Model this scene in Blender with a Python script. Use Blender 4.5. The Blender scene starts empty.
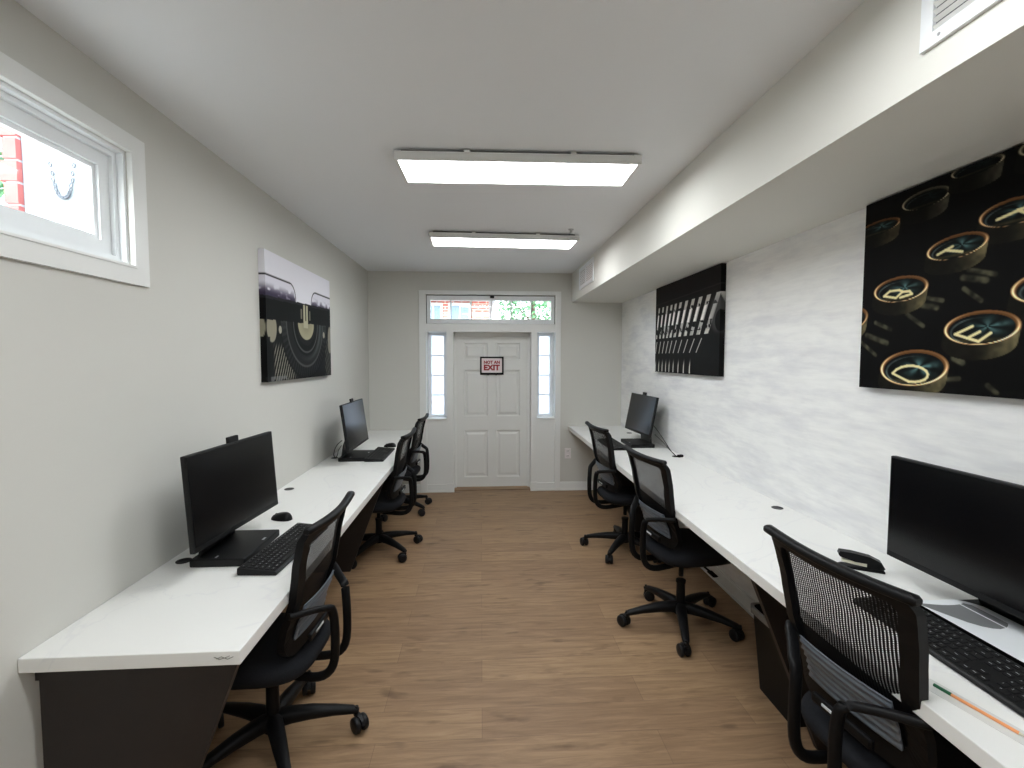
import bpy, bmesh, math, random
import numpy as np
from mathutils import Vector, Matrix
random.seed(7)
rng = np.random.default_rng(5)
sc = bpy.context.scene
COL = sc.collection
PI = math.pi
R = math.radians

# ------------------------------------------------------------------ dimensions
XL, XR, YF, YN = -1.333, 1.7236, 5.75, -1.3
ZC, XS, ZS = 2.654, 1.099, 2.305
ZDL, ZDR = 0.766, 0.796            # worktop heights
CAM_H = 1.63

# ------------------------------------------------------------------ materials
def srgb(r, g, b):
    f = lambda c: (c/255)/12.92 if c/255 <= .04045 else ((c/255+.055)/1.055)**2.4
    return (f(r), f(g), f(b), 1)

def mat(name, col, rough=.5, metal=0, spec=.5, noise=0, nscale=40, bump=0, bscale=200, coat=0):
    m = bpy.data.materials.new(name); m.use_nodes = True
    nt = m.node_tree; b = nt.nodes['Principled BSDF']
    b.inputs['Base Color'].default_value = col
    b.inputs['Roughness'].default_value = rough
    b.inputs['Metallic'].default_value = metal
    b.inputs['Specular IOR Level'].default_value = spec
    b.inputs['Coat Weight'].default_value = coat
    tc = nt.nodes.new('ShaderNodeTexCoord')
    if noise:
        n = nt.nodes.new('ShaderNodeTexNoise'); n.inputs['Scale'].default_value = nscale
        n.inputs['Detail'].default_value = 4
        nt.links.new(tc.outputs['Object'], n.inputs['Vector'])
        mx = nt.nodes.new('ShaderNodeMixRGB'); mx.blend_type = 'MIX'
        mx.inputs[1].default_value = tuple(c*(1-noise) for c in col[:3])+(1,)
        mx.inputs[2].default_value = tuple(min(1, c*(1+noise)) for c in col[:3])+(1,)
        nt.links.new(n.outputs['Fac'], mx.inputs[0]); nt.links.new(mx.outputs[0], b.inputs['Base Color'])
    if bump:
        n2 = nt.nodes.new('ShaderNodeTexNoise'); n2.inputs['Scale'].default_value = bscale
        nt.links.new(tc.outputs['Object'], n2.inputs['Vector'])
        bp = nt.nodes.new('ShaderNodeBump'); bp.inputs['Strength'].default_value = bump
        bp.inputs['Distance'].default_value = .002
        nt.links.new(n2.outputs['Fac'], bp.inputs['Height']); nt.links.new(bp.outputs[0], b.inputs['Normal'])
    return m

def emit(name, col, s):
    m = bpy.data.materials.new(name); m.use_nodes = True
    nt = m.node_tree; nt.nodes.clear()
    e = nt.nodes.new('ShaderNodeEmission'); e.inputs[0].default_value = col; e.inputs[1].default_value = s
    o = nt.nodes.new('ShaderNodeOutputMaterial'); nt.links.new(e.outputs[0], o.inputs[0])
    return m

def glass(name, tint, gloss=.08):
    m = bpy.data.materials.new(name); m.use_nodes = True
    nt = m.node_tree; nt.nodes.clear()
    t = nt.nodes.new('ShaderNodeBsdfTransparent'); t.inputs[0].default_value = tint
    g = nt.nodes.new('ShaderNodeBsdfGlossy'); g.inputs['Roughness'].default_value = .03
    x = nt.nodes.new('ShaderNodeMixShader'); x.inputs[0].default_value = gloss
    o = nt.nodes.new('ShaderNodeOutputMaterial')
    nt.links.new(t.outputs[0], x.inputs[1]); nt.links.new(g.outputs[0], x.inputs[2]); nt.links.new(x.outputs[0], o.inputs[0])
    return m

def frosted(name):
    m = bpy.data.materials.new(name); m.use_nodes = True
    nt = m.node_tree; nt.nodes.clear()
    t = nt.nodes.new('ShaderNodeBsdfTranslucent'); t.inputs[0].default_value = (.80, .87, .92, 1)
    d = nt.nodes.new('ShaderNodeBsdfTransparent'); d.inputs[0].default_value = (.9, .95, 1, 1)
    n = nt.nodes.new('ShaderNodeTexNoise'); n.inputs['Scale'].default_value = 22
    tc = nt.nodes.new('ShaderNodeTexCoord'); nt.links.new(tc.outputs['Object'], n.inputs['Vector'])
    mp = nt.nodes.new('ShaderNodeMapRange'); mp.inputs[1].default_value = .35; mp.inputs[2].default_value = .75
    mp.inputs[3].default_value = .02; mp.inputs[4].default_value = .15
    nt.links.new(n.outputs['Fac'], mp.inputs[0])
    x = nt.nodes.new('ShaderNodeMixShader'); nt.links.new(mp.outputs[0], x.inputs[0])
    o = nt.nodes.new('ShaderNodeOutputMaterial')
    nt.links.new(t.outputs[0], x.inputs[1]); nt.links.new(d.outputs[0], x.inputs[2]); nt.links.new(x.outputs[0], o.inputs[0])
    return m

def floor_mat():
    m = bpy.data.materials.new('oak_planks'); m.use_nodes = True
    nt = m.node_tree; N = nt.nodes; Lk = nt.links; b = N['Principled BSDF']
    tc = N.new('ShaderNodeTexCoord')
    br = N.new('ShaderNodeTexBrick'); br.offset = .37; br.offset_frequency = 2
    br.inputs['Color1'].default_value = srgb(149, 121, 94); br.inputs['Color2'].default_value = srgb(164, 135, 104)
    br.inputs['Mortar'].default_value = srgb(128, 103, 82)
    br.inputs['Scale'].default_value = 1; br.inputs['Mortar Size'].default_value = .0011
    br.inputs['Brick Width'].default_value = 1.22; br.inputs['Row Height'].default_value = .178
    Lk.new(tc.outputs['Object'], br.inputs['Vector'])
    mp = N.new('ShaderNodeMapping'); mp.inputs['Scale'].default_value = (1.6, 16, 1)
    Lk.new(tc.outputs['Object'], mp.inputs['Vector'])
    n1 = N.new('ShaderNodeTexNoise'); n1.inputs['Scale'].default_value = 2.2; n1.inputs['Detail'].default_value = 9; n1.inputs['Roughness'].default_value = .65
    n1.inputs['Distortion'].default_value = .8
    Lk.new(mp.outputs[0], n1.inputs['Vector'])
    cr = N.new('ShaderNodeValToRGB'); cr.color_ramp.elements[0].position = .3; cr.color_ramp.elements[0].color = (.65, .62, .59, 1)
    cr.color_ramp.elements[1].position = .68; cr.color_ramp.elements[1].color = (1.08, 1.08, 1.07, 1)
    Lk.new(n1.outputs['Fac'], cr.inputs[0])
    mul = N.new('ShaderNodeMixRGB'); mul.blend_type = 'MULTIPLY'; mul.inputs[0].default_value = 1
    Lk.new(br.outputs['Color'], mul.inputs[1]); Lk.new(cr.outputs[0], mul.inputs[2])
    mp2 = N.new('ShaderNodeMapping'); mp2.inputs['Scale'].default_value = (1.5, 5, 1)
    Lk.new(tc.outputs['Object'], mp2.inputs['Vector'])
    n2 = N.new('ShaderNodeTexNoise'); n2.inputs['Scale'].default_value = 2.6; n2.inputs['Detail'].default_value = 3
    Lk.new(mp2.outputs[0], n2.inputs['Vector'])
    cr2 = N.new('ShaderNodeValToRGB'); cr2.color_ramp.elements[0].position = .27; cr2.color_ramp.elements[0].color = (.42, .38, .35, 1)
    cr2.color_ramp.elements[1].position = .40; cr2.color_ramp.elements[1].color = (1, 1, 1, 1)
    Lk.new(n2.outputs['Fac'], cr2.inputs[0])
    mul2 = N.new('ShaderNodeMixRGB'); mul2.blend_type = 'MULTIPLY'; mul2.inputs[0].default_value = .7
    Lk.new(mul.outputs[0], mul2.inputs[1]); Lk.new(cr2.outputs[0], mul2.inputs[2])
    Lk.new(mul2.outputs[0], b.inputs['Base Color'])
    b.inputs['Roughness'].default_value = .5
    b.inputs['Specular IOR Level'].default_value = .35
    bp = N.new('ShaderNodeBump'); bp.inputs['Strength'].default_value = .15; bp.inputs['Distance'].default_value = .003
    Lk.new(n1.outputs['Fac'], bp.inputs['Height']); Lk.new(bp.outputs[0], b.inputs['Normal'])
    return m

def wallpaper_mat():
    m = bpy.data.materials.new('brushed_wallpaper'); m.use_nodes = True
    nt = m.node_tree; N = nt.nodes; Lk = nt.links; b = N['Principled BSDF']
    tc = N.new('ShaderNodeTexCoord')
    mp = N.new('ShaderNodeMapping'); mp.inputs['Scale'].default_value = (1, 1.8, 7.5)
    Lk.new(tc.outputs['Object'], mp.inputs['Vector'])
    n = N.new('ShaderNodeTexNoise'); n.inputs['Scale'].default_value = 1.5; n.inputs['Detail'].default_value = 5; n.inputs['Roughness'].default_value = .6
    n.inputs['Distortion'].default_value = .15
    Lk.new(mp.outputs[0], n.inputs['Vector'])
    cr = N.new('ShaderNodeValToRGB')
    cr.color_ramp.elements[0].position = .34; cr.color_ramp.elements[0].color = srgb(229, 229, 230)
    cr.color_ramp.elements[1].position = .56; cr.color_ramp.elements[1].color = srgb(243, 243, 241)
    Lk.new(n.outputs['Fac'], cr.inputs[0])
    mp2 = N.new('ShaderNodeMapping'); mp2.inputs['Scale'].default_value = (1, 3.2, 34)
    Lk.new(tc.outputs['Object'], mp2.inputs['Vector'])
    n2 = N.new('ShaderNodeTexNoise'); n2.inputs['Scale'].default_value = 2; n2.inputs['Detail'].default_value = 4
    Lk.new(mp2.outputs[0], n2.inputs['Vector'])
    cr2 = N.new('ShaderNodeValToRGB')
    cr2.color_ramp.elements[0].position = .3; cr2.color_ramp.elements[0].color = (.93, .93, .93, 1)
    cr2.color_ramp.elements[1].position = .6; cr2.color_ramp.elements[1].color = (1, 1, 1, 1)
    Lk.new(n2.outputs['Fac'], cr2.inputs[0])
    mul = N.new('ShaderNodeMixRGB'); mul.blend_type = 'MULTIPLY'; mul.inputs[0].default_value = .8
    Lk.new(cr.outputs[0], mul.inputs[1]); Lk.new(cr2.outputs[0], mul.inputs[2])
    Lk.new(mul.outputs[0], b.inputs['Base Color']); b.inputs['Roughness'].default_value = .6
    b.inputs['Specular IOR Level'].default_value = .3
    return m

def marble_mat():
    m = bpy.data.materials.new('white_laminate'); m.use_nodes = True
    nt = m.node_tree; N = nt.nodes; Lk = nt.links; b = N['Principled BSDF']
    tc = N.new('ShaderNodeTexCoord')
    n = N.new('ShaderNodeTexNoise'); n.inputs['Scale'].default_value = 1.6; n.inputs['Detail'].default_value = 6
    n.inputs['Distortion'].default_value = 1.5
    Lk.new(tc.outputs['Object'], n.inputs['Vector'])
    sub = N.new('ShaderNodeMath'); sub.operation = 'SUBTRACT'; sub.inputs[1].default_value = .5
    ab = N.new('ShaderNodeMath'); ab.operation = 'ABSOLUTE'
    Lk.new(n.outputs['Fac'], sub.inputs[0]); Lk.new(sub.outputs[0], ab.inputs[0])
    cr = N.new('ShaderNodeValToRGB')
    cr.color_ramp.elements[0].position = 0; cr.color_ramp.elements[0].color = srgb(230, 230, 229)
    cr.color_ramp.elements[1].position = .012; cr.color_ramp.elements[1].color = srgb(236, 236, 233)
    Lk.new(ab.outputs[0], cr.inputs[0]); Lk.new(cr.outputs[0], b.inputs['Base Color'])
    b.inputs['Roughness'].default_value = .42
    return m

def brick_mat():
    m = bpy.data.materials.new('red_brick'); m.use_nodes = True
    nt = m.node_tree; N = nt.nodes; Lk = nt.links; b = N['Principled BSDF']
    tc = N.new('ShaderNodeTexCoord')
    mp = N.new('ShaderNodeMapping'); mp.inputs['Rotation'].default_value = (R(90), 0, 0)
    Lk.new(tc.outputs['Object'], mp.inputs['Vector'])
    br = N.new('ShaderNodeTexBrick')
    br.inputs['Color1'].default_value = srgb(200, 112, 98); br.inputs['Color2'].default_value = srgb(180, 88, 78)
    br.inputs['Mortar'].default_value = srgb(225, 210, 200)
    br.inputs['Scale'].default_value = 1; br.inputs['Mortar Size'].default_value = .012
    br.inputs['Brick Width'].default_value = .24; br.inputs['Row Height'].default_value = .085
    Lk.new(mp.outputs[0], br.inputs['Vector']); Lk.new(br.outputs['Color'], b.inputs['Base Color'])
    b.inputs['Roughness'].default_value = .9
    return m

def mesh_fabric_mat():
    m = bpy.data.materials.new('black_mesh_fabric'); m.use_nodes = True
    nt = m.node_tree; N = nt.nodes; Lk = nt.links; b = N['Principled BSDF']; o = N['Material Output']
    b.inputs['Specular IOR Level'].default_value = .2; b.inputs['Base Color'].default_value = (.004, .004, .005, 1); b.inputs['Roughness'].default_value = .6
    uv = N.new('ShaderNodeUVMap'); sp = N.new('ShaderNodeSeparateXYZ'); Lk.new(uv.outputs[0], sp.inputs[0])
    def strands(sock, period, duty):
        d = N.new('ShaderNodeMath'); d.operation = 'DIVIDE'; d.inputs[1].default_value = period; Lk.new(sock, d.inputs[0])
        f = N.new('ShaderNodeMath'); f.operation = 'FRACT'; Lk.new(d.outputs[0], f.inputs[0])
        c = N.new('ShaderNodeMath'); c.operation = 'LESS_THAN'; c.inputs[1].default_value = duty; Lk.new(f.outputs[0], c.inputs[0])
        return c.outputs[0]
    a = strands(sp.outputs[0], .0095, .67); c = strands(sp.outputs[1], .006, .44)
    mx = N.new('ShaderNodeMath'); mx.operation = 'MAXIMUM'; Lk.new(a, mx.inputs[0]); Lk.new(c, mx.inputs[1])
    tr = N.new('ShaderNodeBsdfTransparent'); x = N.new('ShaderNodeMixShader')
    Lk.new(mx.outputs[0], x.inputs[0]); Lk.new(tr.outputs[0], x.inputs[1]); Lk.new(b.outputs[0], x.inputs[2])
    Lk.new(x.outputs[0], o.inputs[0])
    return m

def print_mat():
    m = bpy.data.materials.new('canvas_print'); m.use_nodes = True
    nt = m.node_tree; b = nt.nodes['Principled BSDF']
    a = nt.nodes.new('ShaderNodeVertexColor'); a.layer_name = 'print'
    nt.links.new(a.outputs[0], b.inputs['Base Color']); b.inputs['Roughness'].default_value = .6
    b.inputs['Specular IOR Level'].default_value = .08
    return m

M = dict(
    wall=mat('greige_paint', srgb(211, 210, 204), .7, spec=.25, bump=.08, bscale=350),
    ceil=mat('ceiling_paint', srgb(233, 235, 237), .8, spec=.2),
    soffit=mat('soffit_paint', srgb(222, 221, 214), .7, spec=.25),
    trim=mat('white_gloss_paint', srgb(234, 235, 233), .35),
    door=mat('door_paint', srgb(230, 231, 228), .4),
    vinyl=mat('white_vinyl', srgb(238, 241, 243), .35),
    floor=floor_mat(), paper=wallpaper_mat(), top=marble_mat(), brick=brick_mat(),
    wood=mat('dark_stained_panel', srgb(34, 27, 24), .55, noise=.25, nscale=18),
    black=mat('black_plastic', (.0035, .0035, .004, 1), .5, spec=.2),
    blacks=mat('black_satin_plastic', (.0035, .0035, .004, 1), .42, spec=.2),
    cast=mat('caster_nylon', (.006, .006, .007, 1), .5, spec=.3),
    fabric=mat('black_seat_fabric', (.012, .013, .016, 1), .9, spec=.2, noise=.5, nscale=220, bump=.4, bscale=500),
    net=mesh_fabric_mat(),
    lumbar=mat('grey_lumbar_plastic', srgb(100, 107, 116), .35),
    label=mat('pale_sticker', srgb(215, 218, 220), .4),
    pc=mat('matte_black_housing', (.004, .0042, .0045, 1), .5, spec=.3),
    scr=mat('dark_screen_glass', (.002, .0022, .003, 1), .2, spec=.32),
    key=mat('black_keycap', (.006, .006, .0065, 1), .5, spec=.3),
    keyl=mat('key_legend', srgb(205, 207, 210), .6),
    silver=mat('silver_badge', srgb(190, 192, 195), .35, metal=.7),
    led=emit('lit_diffuser', (.955, .985, 1, 1), 9.3),
    ledf=mat('white_fixture', srgb(225, 225, 222), .4),
    gap=mat('dark_gap', (.02, .02, .02, 1), .8),
    dark=mat('duct_shadow_grey', srgb(96, 98, 106), .8),
    glass=glass('clear_glass', (.93, .97, .98, 1), .05), frost=frosted('frosted_glass'),
    red=mat('sign_red', srgb(160, 14, 32), .5), signw=mat('sign_white', srgb(240, 226, 228), .5),
    ext=mat('white_exterior_paint', srgb(190, 196, 199), .7), extglass=mat('house_window_glass', srgb(92, 116, 140), .15),
    leaf=mat('green_leaves', srgb(78, 128, 84), .6, noise=.5, nscale=6), bark=mat('bark', srgb(92, 76, 64), .9),
    ground=mat('pavement', srgb(176, 174, 168), .9, noise=.1, nscale=6),
    chain=mat('dark_chain', srgb(84, 90, 98), .6),
    green=mat('pencil_green', srgb(22, 92, 58), .4), orange=mat('pencil_orange', srgb(240, 160, 104), .4),
    orange2=mat('pencil_shade', srgb(188, 108, 66), .4), lead=mat('graphite', (.03, .03, .03, 1), .4),
    sheet=mat('white_sheet', srgb(236, 240, 243), .4), sheetg=mat('grey_printed_block', srgb(118, 120, 122), .5),
    strip=mat('pale_grey_strip', srgb(214, 214, 210), .5), cream=mat('cream_plastic', srgb(214, 210, 190), .45),
    bag=mat('grey_liner', srgb(120, 118, 114), .3), binm=mat('black_bin_plastic', (.004, .004, .004, 1), .6, spec=.25),
    outlet=mat('outlet_plastic', srgb(232, 226, 226), .4), pr=print_mat(), scuff=mat('scuff_grey', srgb(150, 148, 142), .7),
)

# ------------------------------------------------------------------ mesh builder
class MB:
    def __init__(s): s.v = []; s.f = []; s.mi = []; s.uv = None; s.smooth = False; s.sm = []
    def add(s, vs, fs, mi=0, sm=False):
        o = len(s.v); s.v += [tuple(v) for v in vs]
        for f in fs: s.f.append(tuple(i+o for i in f)); s.mi.append(mi); s.sm.append(sm)
        return s
    def box(s, x0, x1, y0, y1, z0, z1, mi=0):
        x0, x1 = min(x0, x1), max(x0, x1); y0, y1 = min(y0, y1), max(y0, y1); z0, z1 = min(z0, z1), max(z0, z1)
        vs = [(x0,y0,z0),(x1,y0,z0),(x1,y1,z0),(x0,y1,z0),(x0,y0,z1),(x1,y0,z1),(x1,y1,z1),(x0,y1,z1)]
        return s.add(vs, [(3,2,1,0),(4,5,6,7),(0,1,5,4),(1,2,6,5),(2,3,7,6),(3,0,4,7)], mi)
    def rbox(s, c, d, r, seg=2, rot=None, mi=0):
        bm = bmesh.new(); bmesh.ops.create_cube(bm, size=1)
        for v in bm.verts: v.co = Vector((v.co.x*d[0], v.co.y*d[1], v.co.z*d[2]))
        bmesh.ops.bevel(bm, geom=bm.edges[:], offset=min(r, min(d)*.49), segments=seg, profile=.5, affect='EDGES')
        bm.verts.index_update()
        T = Matrix.Translation(Vector(c))
        if rot is not None: T = T @ rot
        vs = [T @ v.co for v in bm.verts]; fs = [[v.index for v in f.verts] for f in bm.faces]
        bm.free(); return s.add(vs, fs, mi, False)
    def cyl(s, p0, p1, r0, r1=None, n=20, mi=0, caps=True):
        r1 = r0 if r1 is None else r1
        p0, p1 = Vector(p0), Vector(p1); t = (p1-p0).normalized()
        a = t.orthogonal().normalized(); b = t.cross(a)
        vs = [p0+(a*math.cos(2*PI*i/n)+b*math.sin(2*PI*i/n))*r0 for i in range(n)] + \
             [p1+(a*math.cos(2*PI*i/n)+b*math.sin(2*PI*i/n))*r1 for i in range(n)]
        s.add(vs, [(i, (i+1) % n, n+(i+1) % n, n+i) for i in range(n)], mi, True)
        if caps:
            s.add(vs[:n], [tuple(range(n))[::-1]], mi); s.add(vs[n:], [tuple(range(n))], mi)
        return s
    def tube(s, pts, ra, rb=None, n=10, upv=(0, 0, 1), mi=0, pw=2.0):
        """superelliptic section swept along pts; ra across, rb along 'upv'; each may be list"""
        pts = [Vector(p) for p in pts]; k = len(pts)
        ra = ra if isinstance(ra, (list, tuple)) else [ra]*k
        rb = ra if rb is None else (rb if isinstance(rb, (list, tuple)) else [rb]*k)
        up = Vector(upv); vs = []
        for i, p in enumerate(pts):
            t = (pts[min(i+1, k-1)]-pts[max(i-1, 0)]).normalized()
            a = t.cross(up)
            if a.length < 1e-4: a = t.orthogonal()
            a.normalize(); b = a.cross(t).normalized()
            for j in range(n):
                q = 2*PI*j/n; cx, cy = math.cos(q), math.sin(q)
                cx = math.copysign(abs(cx)**(2/pw), cx); cy = math.copysign(abs(cy)**(2/pw), cy)
                vs.append(p+a*cx*ra[i]+b*cy*rb[i])
        fs = [(i*n+j, i*n+(j+1) % n, (i+1)*n+(j+1) % n, (i+1)*n+j) for i in range(k-1) for j in range(n)]
        s.add(vs, fs, mi, True)
        s.add(vs[:n], [tuple(range(n))], mi); s.add(vs[-n:], [tuple(range(n))[::-1]], mi)
        return s
    def lathe(s, prof, n=24, c=(0, 0, 0), mi=0):
        vs = [(c[0]+r*math.cos(2*PI*i/n), c[1]+r*math.sin(2*PI*i/n), c[2]+z) for r, z in prof for i in range(n)]
        fs = [(k*n+i, k*n+(i+1) % n, (k+1)*n+(i+1) % n, (k+1)*n+i) for k in range(len(prof)-1) for i in range(n)]
        s.add(vs, fs, mi, True)
        s.add(vs[:n], [tuple(range(n))[::-1]], mi); s.add(vs[-n:], [tuple(range(n))], mi)
        return s
    def prism(s, poly, axis, a, b, mi=0):
        n = len(poly)
        def P(u, v, w):
            return {'x': (w, u, v), 'y': (u, w, v), 'z': (u, v, w)}[axis]
        vs = [P(u, v, a) for u, v in poly]+[P(u, v, b) for u, v in poly]
        s.add(vs, [tuple(range(n)), tuple(range(2*n-1, n-1, -1))]+[(i, (i+1) % n, n+(i+1) % n, n+i) for i in range(n)], mi)
        return s
    def build(s, name, m, parent=None, fixn=True):
        me = bpy.data.meshes.new(name); me.from_pydata(s.v, [], s.f)
        ms = m if isinstance(m, (list, tuple)) else [m]
        for q in ms: me.materials.append(q)
        me.polygons.foreach_set('material_index', s.mi)
        me.polygons.foreach_set('use_smooth', s.sm)
        if fixn:
            bm = bmesh.new(); bm.from_mesh(me); bmesh.ops.recalc_face_normals(bm, faces=bm.faces[:]); bm.to_mesh(me); bm.free()
        me.update()
        o = bpy.data.objects.new(name, me); COL.objects.link(o)
        if parent is not None: o.parent = parent
        return o

def tag(o, label=None, cat=None, group=None, kind=None):
    if label: o['label'] = label
    if cat: o['category'] = cat
    if group: o['group'] = group
    if kind: o['kind'] = kind
    return o
def empty(name, loc=(0, 0, 0), rz=0, **k):
    o = bpy.data.objects.new(name, None); o.empty_display_size = .1; COL.objects.link(o)
    o.location = loc; o.rotation_euler = (0, 0, rz); return tag(o, **k)
def struct(mb, name, m, parent=None):
    o = mb.build(name, m, parent)
    if parent is None: o['kind'] = 'structure'
    return o
def copy_tree(o, parent=None):
    c = o.copy(); COL.objects.link(c)
    if parent is not None: c.parent = parent
    for ch in list(o.children): copy_tree(ch, c)
    return c
def text_geo(txt, size, offset=0):
    cu = bpy.data.curves.new('t', 'FONT'); cu.body = txt; cu.size = size; cu.offset = offset; cu.resolution_u = 2
    cu.align_x = 'CENTER'; cu.align_y = 'CENTER'
    o = bpy.data.objects.new('t', cu); COL.objects.link(o)
    dg = bpy.context.evaluated_depsgraph_get(); e = o.evaluated_get(dg); me = e.to_mesh()
    vs = [tuple(v.co) for v in me.vertices]; fs = [tuple(p.vertices) for p in me.polygons]
    e.to_mesh_clear(); bpy.data.objects.remove(o); bpy.data.curves.remove(cu)
    return vs, fs

# ------------------------------------------------------------------ the room
struct(MB().box(XL-.25, XR+.25, YN-.2, YF+.38, -.12, 0), 'floor', M['floor'])
struct(MB().box(XL-.25, XR+.25, YN-.2, YF+.38, ZC, ZC+.15), 'ceiling', M['ceil'])
WY0, WY1, WZ0, WZ1 = 1.05, 1.925, 1.98, 2.405
b = MB()
b.box(XL-.1, XL, YN, WY0, 0, ZC).box(XL-.1, XL, WY1, YF+.3, 0, ZC).box(XL-.1, XL, WY0, WY1, 0, WZ0).box(XL-.1, XL, WY0, WY1, WZ1, ZC)
struct(b, 'wall_left', M['wall'])
struct(MB().box(XR, XR+.2, YN, YF+.3, 0, ZC), 'wall_right', M['paper'])
struct(MB().box(XL-.2, XR+.2, YN-.2, YN, 0, ZC), 'wall_near', M['wall'])
DX0, DX1, DZ = -.655, .900, 2.388
b = MB(); b.box(XL, DX0, YF, YF+.3, 0, ZC).box(DX1, XR, YF, YF+.3, 0, ZC).box(DX0, DX1, YF, YF+.3, DZ, ZC)
struct(b, 'wall_far', M['wall'])
struct(MB().box(XS, XR, YN, YF, ZS, ZC), 'soffit', M['soffit'])

def base_run(name, p0, p1, depth_dir):
    # baseboard with a small top bead: p0->p1 along x or y, depth_dir = (dx,dy) into the room
    b = MB()
    for h0, h1, d in ((0, .016, .022), (.016, .092, .014), (.092, .104, .009)):
        x0, x1 = sorted((p0[0], p1[0])); y0, y1 = sorted((p0[1], p1[1]))
        if depth_dir[0]: b.box(x0, x0+depth_dir[0]*d, y0, y1, h0, h1)
        else: b.box(x0, x1, y0, y0+depth_dir[1]*d, h0, h1)
    struct(b, name, M['trim'])
base_run('baseboard_right', (XR, YN), (XR, YF-.023), (-1, 0))
base_run('baseboard_left', (XL, YN), (XL, YF-.023), (1, 0))
base_run('baseboard_far', (.968, YF), (XR, YF), (0, -1))
base_run('baseboard_far_left', (XL, YF), (-.74, YF), (0, -1))

# --- door unit: casing, posts, rail, door leaf, transom, sidelights
b = MB()
def casing_v(x0, x1):
    b.box(x0, x1, YF-.018, YF, 0, DZ+.045)
    xi = x1 if x1 < 0 else x0
    b.box(min(xi, xi-math.copysign(.012, -xi if xi < 0 else -xi))-.0, xi+.0, YF-.024, YF-.018, 0, DZ) if False else None
casing_v(-.735, DX0); casing_v(DX1, .966)
b.box(DX0, DX1, YF-.018, YF, DZ, DZ+.045)
struct(b, 'trim_1', M['trim'])
b = MB()
PLX0, PLX1, PRX0, PRX1 = -.415, -.335, .606, .678
b.box(PLX0, PLX1, YF-.012, YF+.26, 0, 1.945).box(PRX0, PRX1, YF-.012, YF+.26, 0, 1.945)
b.box(DX0, DX1, YF-.012, YF+.26, 1.945, 2.04)
b.box(PLX0-.006, PLX1+.006, YF-.02, YF-.012, 0, .11).box(PRX0-.006, PRX1+.006, YF-.02, YF-.012, 0, .11)
for x0, x1 in ((DX0, PLX0), (PRX1, DX1)):            # knee panels below the sidelights
    b.box(x0, x1, YF+.012, YF+.2, 0, .885)
    b.box(x0, x1, YF-.006, YF+.012, 0, .095); b.box(x0, x1, YF-.014, YF-.006, 0, .02)
    b.box(x0, x1, YF-.008, YF+.2, .885, .90)
struct(b, 'trim_2', M['trim'])
door = empty('door_1', ((PLX1+PRX0)/2, YF+.2, 0), kind='structure')
cx = (PLX1+PRX0)/2
b = MB(); b.box(PLX1-cx, PLX1-cx+.022, -.03, -.002, 0, 1.945).box(PRX0-cx-.022, PRX0-cx, -.03, -.002, 0, 1.945).box(PLX1-cx, PRX0-cx, -.03, -.002, 1.905, 1.945)
b.build('door_stop', M['trim'], door)
# leaf with six raised panels, front face at local y=0
W2 = (PRX0-PLX1)/2-.004
b = MB()
zt, zb = 1.93, .006
cols = [(-W2+.115, -.055), (.055, W2-.115)]
rows = [(.128, .72), (.90, 1.483), (1.61, 1.82)]
xs = sorted([-W2, W2]+[x for c in cols for x in c]); zs = sorted([zb, zt]+[z for r in rows for z in r])
for i in range(len(xs)-1):
    for j in range(len(zs)-1):
        x0, x1, z0, z1 = xs[i], xs[i+1], zs[j], zs[j+1]
        pan = (x0, x1) in cols and (z0, z1) in rows
        if not pan: b.box(x0, x1, 0, .04, z0, z1)
        else:
            b.box(x0, x1, .014, .03, z0, z1)
            # moulding slope in, then raised field
            def ring(a, ya, c, yc):
                o = [(x0+a, ya, z0+a), (x1-a, ya, z0+a), (x1-a, ya, z1-a), (x0+a, ya, z1-a)]
                q = [(x0+c, yc, z0+c), (x1-c, yc, z0+c), (x1-c, yc, z1-c), (x0+c, yc, z1-c)]
                b.add(o+q, [(k, (k+1) % 4, 4+(k+1) % 4, 4+k) for k in range(4)])
            ring(0, 0, .012, .013); ring(.028, .0135, .05, .003)
            a = .05; b.add([(x0+a, .003, z0+a), (x1-a, .003, z0+a), (x1-a, .003, z1-a), (x0+a, .003, z1-a)], [(0, 1, 2, 3)])
b.build('door_leaf', M['door'], door)
struct(MB().box(PLX1, PRX0, YF+.05, YF+.26, 0, .006), 'trim_3', M['floor'])

def sash(name, parent, x0, x1, z0, z1, y0, y1, border, vb, hb, bar, gm):
    b = MB()
    bl, br_, bb, bt = border
    b.box(x0, x0+bl, y0, y1, z0, z1).box(x1-br_, x1, y0, y1, z0, z1)
    b.box(x0+bl, x1-br_, y0, y1, z0, z0+bb).box(x0+bl, x1-br_, y0, y1, z1-bt, z1)
    gx0, gx1, gz0, gz1 = x0+bl, x1-br_, z0+bb, z1-bt
    for i in range(1, vb): x = gx0+(gx1-gx0)*i/vb; b.box(x-bar/2, x+bar/2, y0+.008, y1-.008, gz0, gz1)
    for i in range(1, hb): z = gz0+(gz1-gz0)*i/hb; b.box(gx0, gx1, y0+.008, y1-.008, z-bar/2, z+bar/2)
    b.build('window_frame', M['vinyl'], parent)
    ym = (y0+y1)/2
    MB().box(gx0, gx1, ym-.002, ym+.002, gz0, gz1).build('window_glass', gm, parent)
w = empty('window_2', ((DX0+DX1)/2, YF, 2.04), kind='structure'); ww = (DX1-DX0)/2
sash('t', w, -ww+.008, ww-.008, .006, .338, .03, .07, (.042, .042, .055, .055), 6, 1, .016, M['glass'])
b = MB(); b.box(-ww, ww, .068, .3, 0, .006).box(-ww, -ww+.008, .05, .3, 0, .348).box(ww-.008, ww, .05, .3, 0, .348)
b.box(-ww+.0, ww, .06, .075, .338, .348)
b.build('dark_seal', M['gap'], w)
MB().rbox((0.01, .012, .325), (.05, .04, .03), .005).build('window_latch', M['blacks'], w)
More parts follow.
